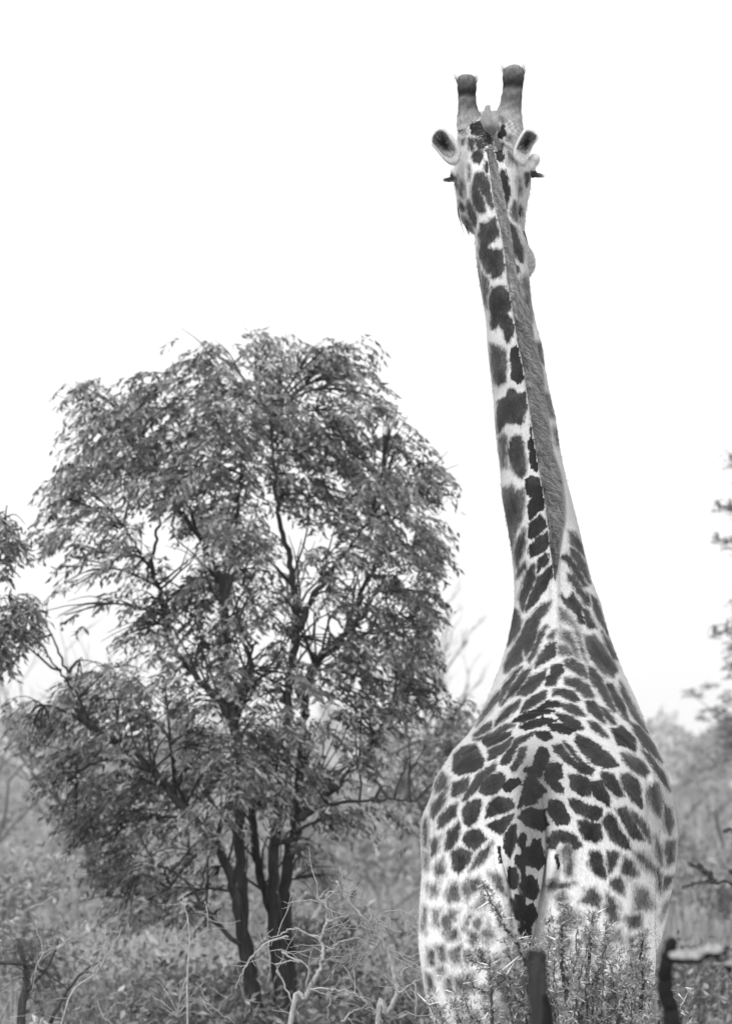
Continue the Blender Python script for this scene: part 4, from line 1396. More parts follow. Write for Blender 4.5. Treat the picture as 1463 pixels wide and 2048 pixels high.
limbs = [
 ([(462, 1440), (432, 1395), (400, 1362), (362, 1318), (332, 1268)], 32.0, .03, .014),
 ([(451, 1220), (440, 1160), (418, 1110), (398, 1075), (352, 1010), (330, 960)], 32.0, .028, .01),
 ([(332, 1268), (322, 1190), (305, 1140), (312, 1080), (318, 1040)], 32.1, .018, .008),
 ([(310, 1150), (280, 1105), (250, 1055)], 32.1, .012, .006),
 ([(398, 1075), (385, 1030), (372, 1000)], 32.2, .012, .006),
 ([(450, 1215), (462, 1130), (470, 1040), (485, 950)], 31.9, .024, .009),
 ([(598, 1255), (592, 1200), (580, 1130), (560, 1040), (548, 940), (540, 830)], 31.9, .028, .008),
 ([(598, 1260), (620, 1205), (655, 1155), (700, 1095), (738, 1040)], 31.9, .022, .008),
 ([(688, 1270), (720, 1190), (752, 1120), (780, 1040)], 32.2, .018, .008),
 ([(628, 1330), (680, 1290), (745, 1262), (800, 1250)], 32.3, .016, .006),
 ([(600, 1640), (650, 1590), (700, 1545), (745, 1480), (780, 1430)], 31.8, .03, .01),
 ([(610, 1620), (680, 1605), (760, 1600), (830, 1600)], 31.6, .014, .005),
 ([(470, 1450), (480, 1400), (500, 1330), (510, 1280)], 31.7, .016, .008),
 ([(390, 1640), (352, 1560), (340, 1480)], 31.7, .016, .007),
 ([(300, 1540), (230, 1520), (180, 1530), (140, 1560)], 31.5, .016, .006),
 ([(430, 1690), (380, 1720), (340, 1780)], 31.5, .016, .006),
 ([(480, 1890), (420, 1830), (370, 1760), (320, 1730)], 31.4, .018, .006),
 ([(191, 1458), (140, 1370), (122, 1345), (75, 1285), (30, 1225), (0, 1190)], 31.6, .009, .003),
 ([(122, 1345), (60, 1300), (10, 1250)], 31.6, .009, .004),
 ([(134, 1345), (110, 1285), (90, 1250)], 31.7, .009, .004),
 ([(503, 1605), (525, 1615), (545, 1595), (548, 1560)], 32.1, .03, .014),
]
for px, Y, r0, r1 in limbs:
    mb = MB()
    pts = path_tube(mb, px, Y, r0, r1, 8, 6, 0.006)
    mb.build('branch', M['bark_dark'], tree)
    att += list(pts)
rb = random.Random(4)
bl = MB()
for _ in range(150):
    p = Vector(rb.choice([a_ for a_ in att if a_[0] > W(230, 1300, 32).x and a_[2] < 3.6]))
    d = Vector((rb.gauss(0, .5), rb.gauss(0, .4), 1)).normalized()
    ln = rb.uniform(.25, .65); q = [p]
    for _s in range(5):
        d = (d + Vector((rb.gauss(0, .2), rb.gauss(0, .2), rb.gauss(0, .12)))).normalized(); q.append(q[-1] + d * ln / 5)
    bl.tube(q, [.009, .008, .0065, .005, .004, .0025], 5, False)
    if rb.random() < .6:
        d2 = (d + Vector((rb.gauss(0, .7), rb.gauss(0, .4), .3))).normalized()
        bl.tube([q[2], q[2] + d2 * ln * .25, q[2] + d2 * ln * .5], [.005, .004, .002], 4, False)
bl.build('branchlet', M['bark_dark'], tree)['kind'] = 'stuff'
CL = [(160,790,40,35),(215,850,80,60,1.3),(300,800,70,60,1.2),(390,720,55,45,.8),(420,780,70,60),(340,880,90,60,1.4),(210,930,90,50,1.3),(140,970,55,40),(100,1010,40,25,.7),(540,700,70,40,.9),(520,780,80,60,.9),(560,850,80,60,1.3),
 (460,870,80,60,1.1),(640,720,60,45,.8),(700,720,60,45),(740,790,50,45),(680,820,70,50),(620,900,80,60),(700,900,70,60,1.2),(805,875,45,30),(850,940,50,45),(780,980,80,60,1.2),(880,965,28,45),(680,1000,70,60,1.2),
 (540,960,80,50,.8),(430,960,80,50),(300,970,90,40,1.2),(200,1030,80,40,.6),(140,1090,80,40,.5),(110,1060,50,40,.5),(420,1050,60,50,1.1),(480,1060,70,60,1.2),(245,1090,40,50,.4),(830,1060,60,70,1.1),(870,1100,30,60,1.1),
 (740,1090,70,60),(650,1130,50,40,.6),(520,1140,70,60,.7),(440,1150,60,50,1.1),(800,1180,70,60),(860,1190,30,60),(700,1200,60,50,.7),(560,1210,60,50,.4),(380,1200,70,50),(300,1215,50,30),(250,1270,40,30,.4),(480,1230,60,40,.6),
 (780,1270,80,50,.9),(850,1260,30,60),(690,1300,60,50,.7),(560,1300,50,50,.5),(430,1290,60,50,.8),(330,1290,60,40,.5),(220,1345,60,30,.9),(150,1370,60,40),(60,1430,60,30,.7),(140,1430,80,40),(240,1400,70,50,.9),(330,1370,70,50,.6),
 (400,1400,60,40,.5),(520,1380,60,50,.5),(640,1370,60,50,.6),(740,1360,70,50),(820,1340,50,60),(850,1390,30,50),(780,1420,60,50,.8),(700,1440,50,50,.7),(60,1480,50,25,.8),(130,1520,60,30),(200,1480,80,40,.9),(300,1470,70,50,.7),
 (400,1480,60,50,.9),(520,1470,60,60,1),(100,1570,40,30,.6),(160,1580,70,40),(250,1570,70,50,1.1),(330,1560,60,50,.8),(400,1560,50,50,.9),(530,1550,60,50,.9),(660,1540,50,30,.7),(740,1500,50,40),(150,1640,45,45,.9),(220,1650,70,60,1.1),
 (310,1650,60,50,.8),(210,1740,55,50),(280,1750,60,50,.9),(360,1730,50,50,.6),(250,1820,60,40,.7),(330,1820,60,40,.6),(400,1800,40,50,.5),(690,1630,60,40,.9),(620,1690,40,40,.5),(650,1750,50,40,.5),(760,1610,50,25,.6),
 (500,1560,60,50,.9,-.9),(560,1590,40,50,.8,-.9),(470,1600,35,50,.7,-.9),(600,1470,50,60,.7,-.9),(440,1500,50,50,.8,-.8),(600,1350,40,50,.6,-.9),(470,1340,40,50,.7,-.9),(640,1560,40,40,.7,-.7),(400,1640,40,50,.8,-.9),
 (560,740,60,40,.6),(420,700,30,15,.5),(165,770,22,14,.5),(650,695,30,14,.5),(740,745,25,20,.5),(780,830,22,18,.5),(600,1000,50,40,.6),(350,1000,60,40,.8),(205,1110,60,35,.5),(290,1140,50,40,.5),(240,1200,50,40,.22),(150,1170,50,30,.15),(290,1280,40,30,.3),(130,1230,60,30,.12),(70,1260,22,22,.5)]
leafy_crown(tree, CL, YT, 1.1, 46, 10, 0.15, 0.068, 0.02, M['leaf_dark'], M['bark_dark'], att, single=300, droop=.8)

# neighbour tree whose crown edge shows at the left of the frame
lt = empty('leafy_tree', (W(-190, 2048, 30.5).x, 30.5, 0))
tag(lt, 'leafy tree at the left edge, only its branch ends in view', 'tree')
mb = MB(); e1 = path_tube(mb, [(-190, 2360), (-185, 1900), (-170, 1600), (-160, 1350), (-150, 1150)], 30.5, .07, .03); mb.build('trunk', M['bark_dark'], lt)
mb = MB(); e2 = path_tube(mb, [(-168, 1500), (-90, 1360), (-30, 1270), (30, 1235)], 30.5, .025, .006); mb.build('branch', M['bark_dark'], lt)
mb = MB(); e3 = path_tube(mb, [(-160, 1300), (-90, 1180), (-30, 1110), (20, 1075)], 30.5, .02, .006); mb.build('branch', M['bark_dark'], lt)
leafy_crown(lt, [(5,1060,35,35),(45,1095,35,20,.9),(15,1130,18,40,.4),(40,1225,48,40,1.2),(5,1290,25,55,1),(60,1265,25,30,.9),(-60,1080,60,60,1.2),(-60,1250,60,70,1.2),(-150,1000,90,80,1.2),(-170,1180,90,90,1.2),(-120,1400,80,60,1),(-260,1150,90,120,1.2)],
            30.5, 0.6, 60, 10, 0.14, 0.065, 0.0205, M['leaf_dark'], M['bark_dark'], list(e1) + list(e2) + list(e3))

# leafy sapling between the tree and the giraffe
sap = empty('leafy_sapling', (W(880, 2048, 37).x, 37, 0))
tag(sap, 'pale leafed sapling growing between the big tree and the giraffe', 'tree')
mb = MB()
a1 = path_tube(mb, [(880, 2190), (860, 1900), (850, 1700), (870, 1560), (900, 1450)], 37, .035, .01)
mb.build('trunk', M['bark_grey'], sap)
mb = MB()
a2 = path_tube(mb, [(858, 1640), (820, 1580), (800, 1540)], 37, .015, .006); mb.build('branch', M['bark_grey'], sap)
mb = MB()
a3 = path_tube(mb, [(780, 1510), (830, 1485), (880, 1480), (925, 1445)], 36.5, .012, .005); mb.build('branch', M['bark_grey'], sap)
leafy_crown(sap, [(900,1440,45,30,.8),(870,1490,50,40),(930,1410,25,18,.6),(830,1530,50,40),(790,1560,50,40,.8),(905,1520,40,40,.9),(860,1570,50,30,.9),(940,1470,20,30,.6),(960,1520,30,50,.8),(800,1650,40,50,.4)],
            37, 0.5, 62, 10, 0.18, 0.075, 0.026, M['leaf_mid'], M['bark_grey'], list(a1) + list(a2) + list(a3))


def bare_tree(name, label, cx, Y, h, seed, mat, r=0.05, spread=0.5, group=None, levels=5):
    rs = random.Random(seed)
    x = W(cx, 1470, Y).x
    root = empty(name, (x, Y, 0))
    tag(root, label, 'tree', group)
    tr, br = MB(), MB()

    def grow(p, d, ln, rad, lv):
        pts = [p]
        dd = d.copy()
        for _ in range(4):
            dd = (dd + Vector((rs.gauss(0, .16), rs.gauss(0, .16), rs.gauss(.02, .1)))).normalized()
            pts.append(pts[-1] + dd * ln / 4)
        (tr if lv == 0 else br).tube(pts, list(np.linspace(rad, rad * .6, 5)), 5 if lv else 8, False)
        if lv < levels:
            for _ in range(3 if lv < 3 else 2):
                a = rs.uniform(0, 2 * math.pi)
                nd = (dd + Vector((math.cos(a), math.sin(a), rs.uniform(-.1, .5))) * spread * rs.uniform(.6, 1.5)).normalized()
                grow(pts[rs.choice((2, 3, 4))], nd, ln * rs.uniform(.55, .8), rad * .55, lv + 1)
    grow(Vector((x, Y, -.05)), Vector((rs.uniform(-.1, .1), 0, 1)), h * .38, r, 0)
    tr.build('trunk', mat, root)
    b_ = br.build('branch', mat, root)
    b_['kind'] = 'stuff'
    return root


bare_tree('bare_tree', 'faint bare tree rising behind the gap beside the neck', 900, 70, 4.6, 3, M['bark_grey'], .09, .45, None, 6)
bare_tree('bare_tree', 'faint bare thin tree seen through the left edge of the crown', 60, 50, 5.0, 11, M['bark_grey'], .045, .6)
bare_tree('bare_tree', 'faint bare tree behind the left branches of the big tree', 230, 60, 4.6, 21, M['bark_grey'], .05, .6)

# fine leaved acacias at the right edge
def acacia(label, cx, Y, clumps, leaf, n_per, branches, dn=1.0):
    r_ = empty('acacia_tree', (W(cx, 2048, Y).x, Y, 0))
    tag(r_, label, 'tree')
    at_ = []
    mb = MB(); at_ += path_tube(mb, branches[0], Y, .09, .03); mb.build('trunk', M['bark_grey'], r_)
    for b_ in branches[1:]:
        mb = MB(); at_ += path_tube(mb, b_, Y, .022, .006, 6); mb.build('branch', M['bark_grey'], r_)
    leafy_crown(r_, clumps, Y, 0.5, n_per, 12, 0.14, leaf, leaf * .4, M['leaf_mid'], M['bark_grey'], at_, droop=0.3, twig_r=.008)


acacia('fine leaved acacia whose branch tips reach in at the upper right edge', 1640, 56,
       [(1462, 925, 16, 18, .9), (1438, 1015, 16, 8, .9), (1458, 1018, 14, 12), (1470, 1080, 20, 12), (1432, 1078, 14, 7, .8), (1448, 1090, 14, 8, .8), (1428, 1268, 14, 8, .9), (1452, 1262, 16, 16), (1460, 1300, 14, 16), (1455, 1335, 14, 22), (1520, 960, 50, 40, 1.5), (1540, 1060, 70, 60, 1.5), (1520, 1250, 60, 70, 1.4), (1600, 1150, 90, 90, 1.5), (1600, 950, 80, 80, 1.5)],
       0.04, 170, [[(1640, 1960), (1630, 1700), (1620, 1400), (1610, 1100), (1600, 950)], [(1610, 1100), (1540, 1040), (1470, 1018), (1432, 1014)], [(1612, 1180), (1540, 1110), (1480, 1085), (1428, 1078)], [(1610, 1050), (1540, 960), (1470, 925)], [(1618, 1400), (1540, 1310), (1470, 1270), (1425, 1265)]])
acacia('dark blurred acacia standing over the horizon at the right edge', 1560, 95,
       [(1383, 1388, 16, 11, .8), (1430, 1425, 26, 14, .8), (1395, 1435, 13, 8, .8), (1456, 1400, 18, 20, .6), (1455, 1450, 24, 26), (1465, 1490, 36, 30, 1.3), (1420, 1370, 26, 12, .3), (1540, 1400, 60, 70, 1.4), (1540, 1500, 70, 60, 1.4), (1430, 1530, 40, 26, .9), (1380, 1550, 36, 18, .6)],
       0.08, 190, [[(1560, 1760), (1550, 1650), (1540, 1500)], [(1545, 1520), (1480, 1450), (1430, 1425), (1385, 1390)], [(1545, 1560), (1480, 1520), (1400, 1545)]])

# undergrowth round the foot of the trees -------------------------------------
ug = [(60, 33, 1.3, 1.35, 'leaf_mid', .05, 'grey leaved shrub at the lower left edge'), (200, 34, 1.5, 1.15, 'leaf_pale', 0, 'pale shrub under the left side of the big tree'),
      (330, 30, 1.2, 1.05, 'leaf_dark', .1, 'shrub in front of the leaning left trunk'), (400, 34, 1.5, 1.05, 'leaf_dark', -.05, 'dark shrub behind the leaning left trunk'),
      (650, 34, 1.4, 1.35, 'leaf_dark', 0, 'shrub just right of the thick trunks'), (720, 31, 1.2, 1.1, 'leaf_dark', -.05, 'low dark shrub behind the bare pale twigs'),
      (810, 36, 1.5, 1.25, 'leaf_mid', .05, 'shrub beside the giraffe on its left'), (120, 28, 1.1, 0.95, 'leaf_pale', 0, 'low pale shrub at the bottom left'), (590, 30, 1.2, .98, 'leaf_dark', -.2, 'dark shrub at the foot of the trunks'),
      (20, 38, 1.9, 1.7, 'leaf_pale', .05, 'tall pale bush behind the lower left edge'), (1400, 33, 1.3, 1.15, 'leaf_mid', 0, 'low bush behind the dark branch at lower right'), (480, 40, 2.2, 1.8, 'leaf_dark', .1, 'tall bush behind the middle trunks')]
for cx, Y, w_, h_, mt_, ts, lb in ug:
    bush('shrub', lb, 'shrub', cx, Y, w_, h_, 0.1, 2600, 0.07, M[mt_], None, 7, ts, 'twig_pale')

# bare pale shrub in front, beside the giraffe ---------------------------------
z8 = lambda p: [(550 + x / 4.18, 1700 + y / 4.18) for x, y in p]
z6 = lambda p: [(400 + x / 2.926, 1400 + y / 2.926) for x, y in p]
z5 = lambda p: [(x / 2.926, 1400 + y / 2.926) for x, y in p]


def twig_shrub(name, label, base_px, Y, main, subs, r_main, mat, n_twigs, seed, n_sub_r=.006):
    root = empty(name, (W(base_px, 2048, Y).x, Y, 0))
    tag(root, label, 'shrub')
    rs = np.random.default_rng(seed)
    pts_all = []
    for k_, path in enumerate(main):
        p0 = path[0]
        foot = (p0[0] - (path[1][0] - p0[0]) * 1.5, 1470 + F_PX * CAM_Z / Y)
        mb = MB()
        pts = path_tube(mb, [foot] + path, [Y] * (len(path) + 1), r_main * 1.3, r_main * .45, 8, 6, 0.0025)
        mb.build('stem', M[mat], root); pts_all += list(pts[6:])
    for path in subs:
        mb = MB()
        pts = path_tube(mb, path, Y + rs.uniform(-.15, .15), n_sub_r, n_sub_r * .4, 6, 5, 0.003)
        mb.build('branch', M[mat], root); pts_all += list(pts)
    tw = MB()
    for _ in range(n_twigs):
        p = Vector(pts_all[rs.integers(0, len(pts_all))])
        if p.z < 1.2: continue
        d = Vector(rs.normal(0, 1, 3)) + Vector((0, 0, .4)); d.normalize()
        ln = rs.uniform(.05, .28)
        q = [p]
        for _s in range(4):
            d = (d + Vector(rs.normal(0, .35, 3))).normalized()
            q.append(q[-1] + d * ln / 4)
        tw.tube(q, [.0022, .002, .0017, .0014, .001], 4, False)
        if rs.random() < .6:
            d2 = (d + Vector(rs.normal(0, .8, 3))).normalized()
            tw.tube([q[2], q[2] + d2 * ln * .3, q[2] + d2 * ln * .5 + Vector((0, 0, .01))], [.0015, .0012, .0008], 4, False)
    if tw.v:
        o = tw.build('twig', M[mat], root); o['kind'] = 'stuff'
    return root


twig_shrub('bare_shrub', 'bare shrub of pale knobbly twigs just left of the giraffe', 590, 22.3,
    [z8([(130, 1450), (250, 1240), (330, 1080), (385, 960), (400, 850), (385, 740), (420, 640), (430, 560), (425, 440)]),
     z8([(860, 1455), (930, 1370), (1020, 1200), (1000, 1110), (985, 1000), (940, 860), (880, 740), (800, 630), (690, 520), (590, 410), (515, 265)])],
    [z8([(385, 740), (250, 690), (160, 660), (80, 690), (0, 725), (-60, 725)]), z6([(520, 1380), (380, 1430), (300, 1510), (240, 1620), (200, 1690)]),
     z8([(400, 855), (480, 820), (560, 770), (680, 740), (800, 770), (910, 820), (1050, 870), (1180, 920)]), z8([(800, 600), (790, 520), (740, 460), (725, 370)]),
     z8([(1020, 1200), (1110, 1140), (1200, 1080)]), z8([(430, 590), (540, 570), (630, 540)]), z8([(425, 440), (380, 440), (360, 400), (400, 370)]), z8([(430, 440), (450, 350), (540, 370)]),
     z8([(290, 1170), (440, 1165), (600, 1180), (720, 1230), (850, 1370), (900, 1450)]), z8([(560, 1440), (640, 1350), (740, 1310), (760, 1270)]), z8([(390, 930), (500, 920), (560, 960), (620, 1040), (740, 1250)]),
     z8([(60, 860), (210, 930), (280, 1000), (250, 1140)]), z8([(0, 960), (110, 935), (220, 940)]), z8([(10, 1000), (90, 1150), (180, 1350), (200, 1440)]), z8([(440, 1160), (455, 1280), (440, 1360), (450, 1420)]),
     z8([(1050, 1130), (1060, 1000), (1150, 990), (1200, 985)]), z8([(1160, 1120), (1180, 1260), (1170, 1400)]), z8([(830, 590), (930, 650), (1060, 690)])],
    .0105, 'twig_pale', 110, 5, .0055)
twig_shrub('bare_shrub', 'dark forked bare shrub in the bottom left corner', 48, 27,
    [[(42, 2048), (52, 1980), (54, 1950), (48, 1920), (34, 1878)]], [[(54, 1985), (72, 1960), (92, 1938), (112, 1902), (116, 1880)], [(100, 2046), (130, 1990), (165, 1945), (200, 1925)], [(0, 1924), (50, 1930), (90, 1945), (140, 1980)]],
    .022, 'twig_dark', 60, 8, .011)
twig_shrub('bare_shrub', 'thin pale leafless twigs leaning at the bottom left', 300, 25,
    [z5([(1100, 1660), (1110, 1400), (1090, 1250), (1070, 1150)]), z5([(370, 1860), (560, 1600), (660, 1440), (720, 1330)])],
    [z5([(330, 1450), (260, 1480), (220, 1560)]), z5([(500, 1290), (430, 1390), (330, 1450), (420, 1400)]), z5([(170, 1220), (260, 1180), (340, 1120)]), z5([(960, 1690), (1010, 1770), (1040, 1860)]), z5([(620, 1870), (660, 1790), (720, 1770)]),
     z5([(1090, 1620), (1050, 1760), (1040, 1860)]), z5([(1170, 1740), (1280, 1830), (1380, 1890)]), z5([(1200, 1180), (1220, 1290), (1200, 1400)]), z5([(560, 1600), (590, 1480), (580, 1450)])],
    .005, 'twig_pale', 60, 9, .0035)

# ------------------------------------------------------------------ thorn bush in front of the giraffe
zt = lambda p: [(1100 + x / 4.03, 1700 + y / 4.03) for x, y in p]
YB = 18.7
thorn_bush = empty('thorn_bush', (W(1150, 2048, YB).x, YB, 0))
tag(thorn_bush, 'thorny shrub with long white thorns in front of the giraffe', 'shrub')
stems = [
 [(1100, 2048), (1080, 1990), (1058, 1940), (1045, 1912), (1028, 1880), (1006, 1850), (985, 1808), (966, 1768)],
 [(985, 2060), (982, 1990), (980, 1950), (979, 1918)],
 [(1070, 2060), (1058, 2030), (1035, 2000), (1014, 1975)],
 zt([(430, 1430), (580, 1240), (680, 1120), (775, 1030)]), zt([(235, 1420), (290, 1190), (350, 1070), (372, 980)]),
 zt([(160, 1400), (100, 1000), (90, 780), (90, 650), (110, 560), (132, 465)]), zt([(300, 1100), (320, 750), (335, 640), (350, 500)]), zt([(400, 1050), (430, 830), (448, 760), (445, 620)]),
 zt([(740, 1200), (735, 820), (740, 690)]), zt([(545, 1370), (700, 1290), (770, 1200), (792, 1150)]), zt([(660, 1140), (680, 1000), (700, 900), (690, 850)]), zt([(630, 1200), (632, 1100), (630, 985)])]
subst = [[(1035, 1972), (1000, 1957), (975, 1937), (930, 1914)], [(978, 1936), (962, 1915), (955, 1902)], zt([(290, 1190), (420, 1212), (560, 1170)]), [(978, 1990), (950, 1975), (938, 1958)], [(1020, 1990), (1000, 1975), (990, 1960)], [(1040, 1950), (1015, 1952), (985, 1945)]]
extra_tips = [(1010, 1868), (1045, 1858), (1098, 1850), (1120, 1836), (1152, 1822), (1098, 1812), (1180, 1840), (1205, 1870), (1215, 1850), (1238, 1880), (1262, 1872), (1284, 1868), (1300, 1905), (1250, 1900), (1318, 1930),
              (1345, 1955), (1375, 1968), (1358, 1990), (1330, 2000), (905, 1990), (880, 2000), (856, 1978), (925, 1970), (950, 2010), (1140, 1880), (1105, 1890), (1170, 1905), (1200, 1920), (1270, 1940), (1225, 1940), (1130, 1930),
              (1085, 1900), (1300, 1970), (1250, 1980), (1190, 1980), (1150, 1970), (1010, 2010), (960, 1980), (1110, 2000), (1380, 2020), (1010, 1930), (1290, 2010), (1220, 2010), (1065, 1850), (1070, 1880), (1160, 1860), (1120, 1870), (1225, 1905), (1275, 1905)]
nodes = []
for k_, pth in enumerate(stems):
    mb = MB()
    Y = YB + rng.uniform(-.25, .25)
    pth = [(pth[0][0] + (1150 - pth[0][0]) * .4, 2600)] + [(pth[0][0] + (1150 - pth[0][0]) * .15, 2250)] + pth
    pts = path_tube(mb, pth, Y, .011, .0022, 6, 7, 0.0025)
    mb.build('stem', M['twig_dark'], thorn_bush)
    nodes += [(p, pts[min(i + 1, len(pts) - 1)] - pts[i - 1]) for i, p in enumerate(pts) if p[2] > 1.3]
for pth in subst:
    mb = MB(); pts = path_tube(mb, pth, YB, .004, .0015, 5, 6, 0.002); mb.build('stem', M['twig_dark'], thorn_bush)
    nodes += [(p, pts[min(i + 1, len(pts) - 1)] - pts[max(i - 1, 0)]) for i, p in enumerate(pts)]
for tx, ty in extra_tips:
    ty += 22
    Y = YB + rng.uniform(-.5, .5)
    bx = tx + (1150 - tx) * .25 + rng.uniform(-30, 30)
    mb = MB()
    pts = path_tube(mb, [(bx + (1150 - bx) * .4, 2600), (bx, 2200), (bx * .5 + tx * .5 + rng.uniform(-15, 15), (2150 + ty) / 2), (tx, ty)], Y, .007, .0014, 5, 12, 0.003)
    mb.build('stem', M['twig_dark'], thorn_bush)
    nodes += [(p, pts[min(i + 1, len(pts) - 1)] - pts[i - 1]) for i, p in enumerate(pts) if p[2] > 1.3 and i > 2]
# leaf tufts at the nodes
Cs, Ds = [], []
for p, d in nodes:
    for _ in range(3 if rng.random() < .72 else 0):
        q = np.array(p) + np.array(d) * rng.uniform(-.5, .5) + rng.normal(0, .004, 3)
        dirb = unit((rng.normal(0, 1, (1, 3)) + np.array([[0, 0, .5]])))[0]
        for _k in range(9):
            Cs.append(q + dirb * .004 * _k * rng.uniform(.5, 1)); Ds.append(dirb * .6 + rng.normal(0, .6, 3))
Cs, Ds = np.array(Cs), unit(np.array(Ds))
Sx = unit(np.cross(Ds, unit(rng.normal(0, 1, Ds.shape))))
V, F = leaf_cards(Cs, Ds, Sx, rng.uniform(.012, .024, len(Cs)), rng.uniform(.004, .008, len(Cs)))
o = np_mesh('foliage', V, F, np.repeat(np.clip(rng.normal(.72, .3, len(Cs)), 0, 1), 5), M['leaf_mid'], thorn_bush); o['kind'] = 'stuff'
# thorns: one tapered spike, shared
mth, t, b = mat_new('thorn', 0.5); b.inputs['Base Color'].default_value = g(0.88)
tm = MB(); tm.tube([(0, 0, 0), (0.012, 0, .35), (.015, 0, .7), (0, 0, 1)], [.034, .03, .018, .003], 6)
t_me = tm.mesh('thorn'); t_me.materials.append(mth)
T_list = []
for a, c in [((980, 1801), (950, 1820)), ((990, 1821), (1010, 1823)), ((1003, 1838), (1030, 1835)), ((1005, 1857), (985, 1859)), ((1005, 1857), (993, 1871)), ((1027, 1879), (1063, 1871)), ((1027, 1880), (1020, 1910)), ((1021, 1891), (1003, 1895)),
             ((1040, 1912), (1047, 1942)), ((1037, 1913), (997, 1945)), ((993, 1947), (982, 1967)), ((1014, 1965), (1022, 1992)), ((1047, 1942), (1035, 1962)), ((870, 1952), (882, 1951)), ((878, 1975), (868, 1990)), ((890, 1980), (905, 1985)),
             ((975, 2025), (963, 2043)), ((1115, 1925), (1103, 1940)), ((1130, 1925), (1120, 1950))]:
    T_list.append((W(a[0], a[1], YB - .02), W(c[0], c[1], YB - .02 + rng.uniform(-.02, .02))))
for a, c in [((340, 800), (210, 795)), ((340, 800), (460, 860)), ((340, 690), (400, 690)), ((360, 550), (465, 540)), ((210, 655), (290, 655)), ((110, 685), (185, 690)), ((740, 715), (815, 708)), ((790, 765), (665, 740)), ((120, 915), (10, 980)), ((115, 930), (60, 1040)),
             ((190, 1000), (240, 1080)), ((535, 930), (600, 1000)), ((600, 970), (740, 1020)), ((770, 1030), (680, 1130)), ((490, 1150), (370, 1130)), ((570, 1165), (450, 1110)), ((580, 1180), (520, 1310)), ((560, 1190), (540, 1330)), ((440, 1220), (350, 1340)), ((520, 1285), (420, 1270)),
             ((670, 1140), (700, 1270)), ((690, 1140), (750, 1200)), ((580, 1240), (640, 1290)), ((520, 1340), (470, 1400)), ((70, 1330), (180, 1400)), ((60, 1340), (50, 1400)), ((0, 1245), (70, 1240)), ((780, 1060), (820, 1120)), ((990, 1180), (1030, 1220)), ((1030, 1160), (1080, 1220)),
             ((1090, 1110), (1155, 1125)), ((960, 1130), (1010, 1130)), ((950, 1275), (1010, 1290)), ((1010, 1290), (1025, 1390)), ((1050, 1310), (1100, 1340)), ((0, 800), (130, 795))]:
    (x0, y0), (x1, y1) = zt([a, c])
    T_list.append((W(x0, y0, YB - .03), W(x1, y1, YB - .03 + rng.uniform(-.03, .03))))
nn_ = [q for q in nodes if 1.35 < q[0][2] < 1.95]
for _ in range(64):
    p, d = nn_[rng.integers(0, len(nn_))]
    d = Vector(d).normalized()
    s = d.cross(Vector(rng.normal(0, 1, 3))).normalized()
    for sg in (1, -1):
        L_ = rng.uniform(.03, .075)
        dd = (s * sg + d * .5 + Vector(rng.normal(0, .15, 3))).normalized()
        T_list.append((Vector(p), Vector(p) + dd * L_))
for i, (a, c) in enumerate(T_list):
    a, c = Vector(a), Vector(c)
    o = bpy.data.objects.new('thorn', t_me); col.objects.link(o); o.parent = thorn_bush
    o.matrix_parent_inverse = Matrix.Translation(-thorn_bush.location)
    L_ = (c - a).length
    q = (c - a).to_track_quat('Z', 'Y').to_matrix().to_4x4()
    wr = 0.085 / max(L_, .02)
    o.matrix_basis = Matrix.Translation(a) @ q @ Matrix.Diagonal((L_ * wr ** .6, L_ * wr ** .6, L_, 1))

# ------------------------------------------------------------------ near things out of focus
stump = empty('broken_stem', (W(1075, 2048, 12).x, 12, 0))
tag(stump, 'blurred upright dark dead stem broken off in front of the tail', 'stump')
mb = MB()
path_tube(mb, [(1085, 3600), (1084, 2900), (1082, 2300), (1080, 2060), (1074, 1980), (1072, 1925), (1074, 1904)], 12.0, .026, .023, 14, 6, .001)
mb.build('stem', M['bark_dark'], stump)
mb = MB(); path_tube(mb, [(1094, 2500), (1096, 2200), (1094, 2060), (1096, 2020), (1090, 1990)], 11.97, .016, .008, 8, 6, .001); mb.build('split_wood', M['bark_black'], stump)
db = empty('dead_branch', (W(1345, 2048, 11.3).x, 11.3, 0))
tag(db, 'thick dark out of focus dead branch bent at the lower right', 'branch')
mb = MB()
path_tube(mb, [(1400, 3800), (1385, 2900), (1362, 2200), (1348, 2060), (1334, 2000), (1328, 1955), (1334, 1915), (1341, 1893), (1344, 1884)], 11.3, .026, .012, 12, 7, .002)
mb.build('stem', M['bark_black'], db)
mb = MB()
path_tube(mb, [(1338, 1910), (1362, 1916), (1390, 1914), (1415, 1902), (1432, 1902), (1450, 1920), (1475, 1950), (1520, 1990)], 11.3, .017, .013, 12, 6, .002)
mbk, t, b = mat_new('top_lit_wood', 0.8)
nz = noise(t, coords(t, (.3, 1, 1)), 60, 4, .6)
# light from above painted into the colour: pale upper side, near-black underside
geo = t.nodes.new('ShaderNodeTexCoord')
sx = t.nodes.new('ShaderNodeAttribute'); sx.attribute_name = 'bare'  # weight of the painted top light
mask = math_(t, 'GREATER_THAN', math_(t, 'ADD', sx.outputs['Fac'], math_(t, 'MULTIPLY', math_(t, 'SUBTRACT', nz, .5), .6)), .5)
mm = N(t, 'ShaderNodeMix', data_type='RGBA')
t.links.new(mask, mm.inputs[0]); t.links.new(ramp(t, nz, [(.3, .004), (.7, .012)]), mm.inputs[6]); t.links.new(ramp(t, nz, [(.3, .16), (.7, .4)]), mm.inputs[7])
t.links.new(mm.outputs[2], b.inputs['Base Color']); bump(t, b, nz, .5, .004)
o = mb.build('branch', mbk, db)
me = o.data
nr_ = np.empty(len(me.vertices) * 3, np.float32); me.vertices.foreach_get('normal', nr_)
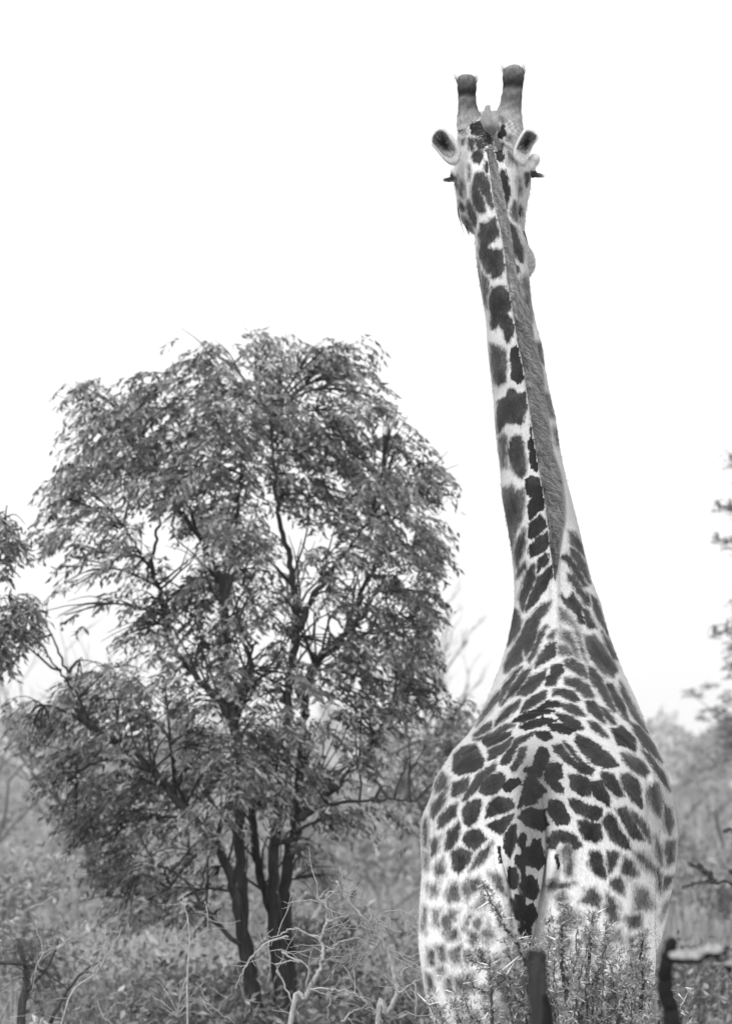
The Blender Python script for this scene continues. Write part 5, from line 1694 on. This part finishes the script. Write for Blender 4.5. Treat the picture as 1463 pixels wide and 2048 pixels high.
at = me.attributes.new('bare', 'FLOAT', 'POINT'); at.data.foreach_set('value', (nr_.reshape(-1, 3)[:, 2] * .7 + .55).astype(np.float32))  # painted top light follows the upward normals
mb = MB(); path_tube(mb, [(1447, 1910), (1452, 1900), (1454, 1892)], 11.28, .006, .003, 6); mb.build('knot', M['bark_black'], db)

# feathery twig reaching in at the right edge
tw = empty('acacia_shrub', (W(1560, 2048, 15.5).x, 15.5, 0))
tag(tw, 'blurred feathery shrub twig reaching in from the right edge', 'shrub')
YS = 15.5
mb = MB(); path_tube(mb, [(1600, 3300), (1590, 2500), (1570, 2100), (1530, 1850), (1463, 1768), (1430, 1766), (1412, 1747), (1378, 1727)], YS, .012, .0015, 6, 8); mb.build('stem', M['twig_dark'], tw)
sub = [[(1425, 1764), (1400, 1766), (1366, 1775)], [(1412, 1748), (1402, 1738), (1398, 1730)], [(1422, 1757), (1420, 1745)], [(1490, 1790), (1470, 1750), (1460, 1745)], [(1500, 1800), (1470, 1672), (1448, 1664)]]
pp = catmull([W(x, y, YS) for x, y in [(1430, 1766), (1412, 1747), (1378, 1727)]], 9)
for s_ in sub:
    mb = MB(); pp += path_tube(mb, s_, YS, .002, .001, 5, 7); mb.build('branch', M['twig_dark'], tw)
pp = np.array(pp)
C = np.repeat(pp, 26, 0) + rng.normal(0, .002, (len(pp) * 26, 3))
D = unit(rng.normal(0, 1, C.shape) + np.array([-.6, 0, .5])); S = unit(np.cross(D, unit(rng.normal(0, 1, D.shape))))
V, F = leaf_cards(C, D, S, rng.uniform(.006, .013, len(C)), rng.uniform(.002, .004, len(C)))
o = np_mesh('foliage', V, F, np.repeat(rng.uniform(0, .5, len(C)), 5), M['leaf_dark'], tw); o['kind'] = 'stuff'


# ------------------------------------------------------------------ dusty air
hz = MB()
x0, x1, y0, y1, z0, z1 = -420, 420, -40, 430, -2.0, 9.0
hz.add([(x0, y0, z0), (x1, y0, z0), (x1, y1, z0), (x0, y1, z0), (x0, y0, z1), (x1, y0, z1), (x1, y1, z1), (x0, y1, z1)],
       [(0, 3, 2, 1), (4, 5, 6, 7), (0, 1, 5, 4), (1, 2, 6, 5), (2, 3, 7, 6), (3, 0, 4, 7)])
hm = bpy.data.materials.new('haze'); hm.use_nodes = True
ht = hm.node_tree; ht.nodes.clear()
ho = ht.nodes.new('ShaderNodeOutputMaterial'); hv = ht.nodes.new('ShaderNodeVolumePrincipled')
hv.inputs['Color'].default_value = g(0.95); hv.inputs['Density'].default_value = 0.0004
ht.links.new(hv.outputs[0], ho.inputs['Volume'])
o = hz.build('haze', hm, smooth=False)
tag(o, 'thin pale dusty air over the far field', kind='stuff')
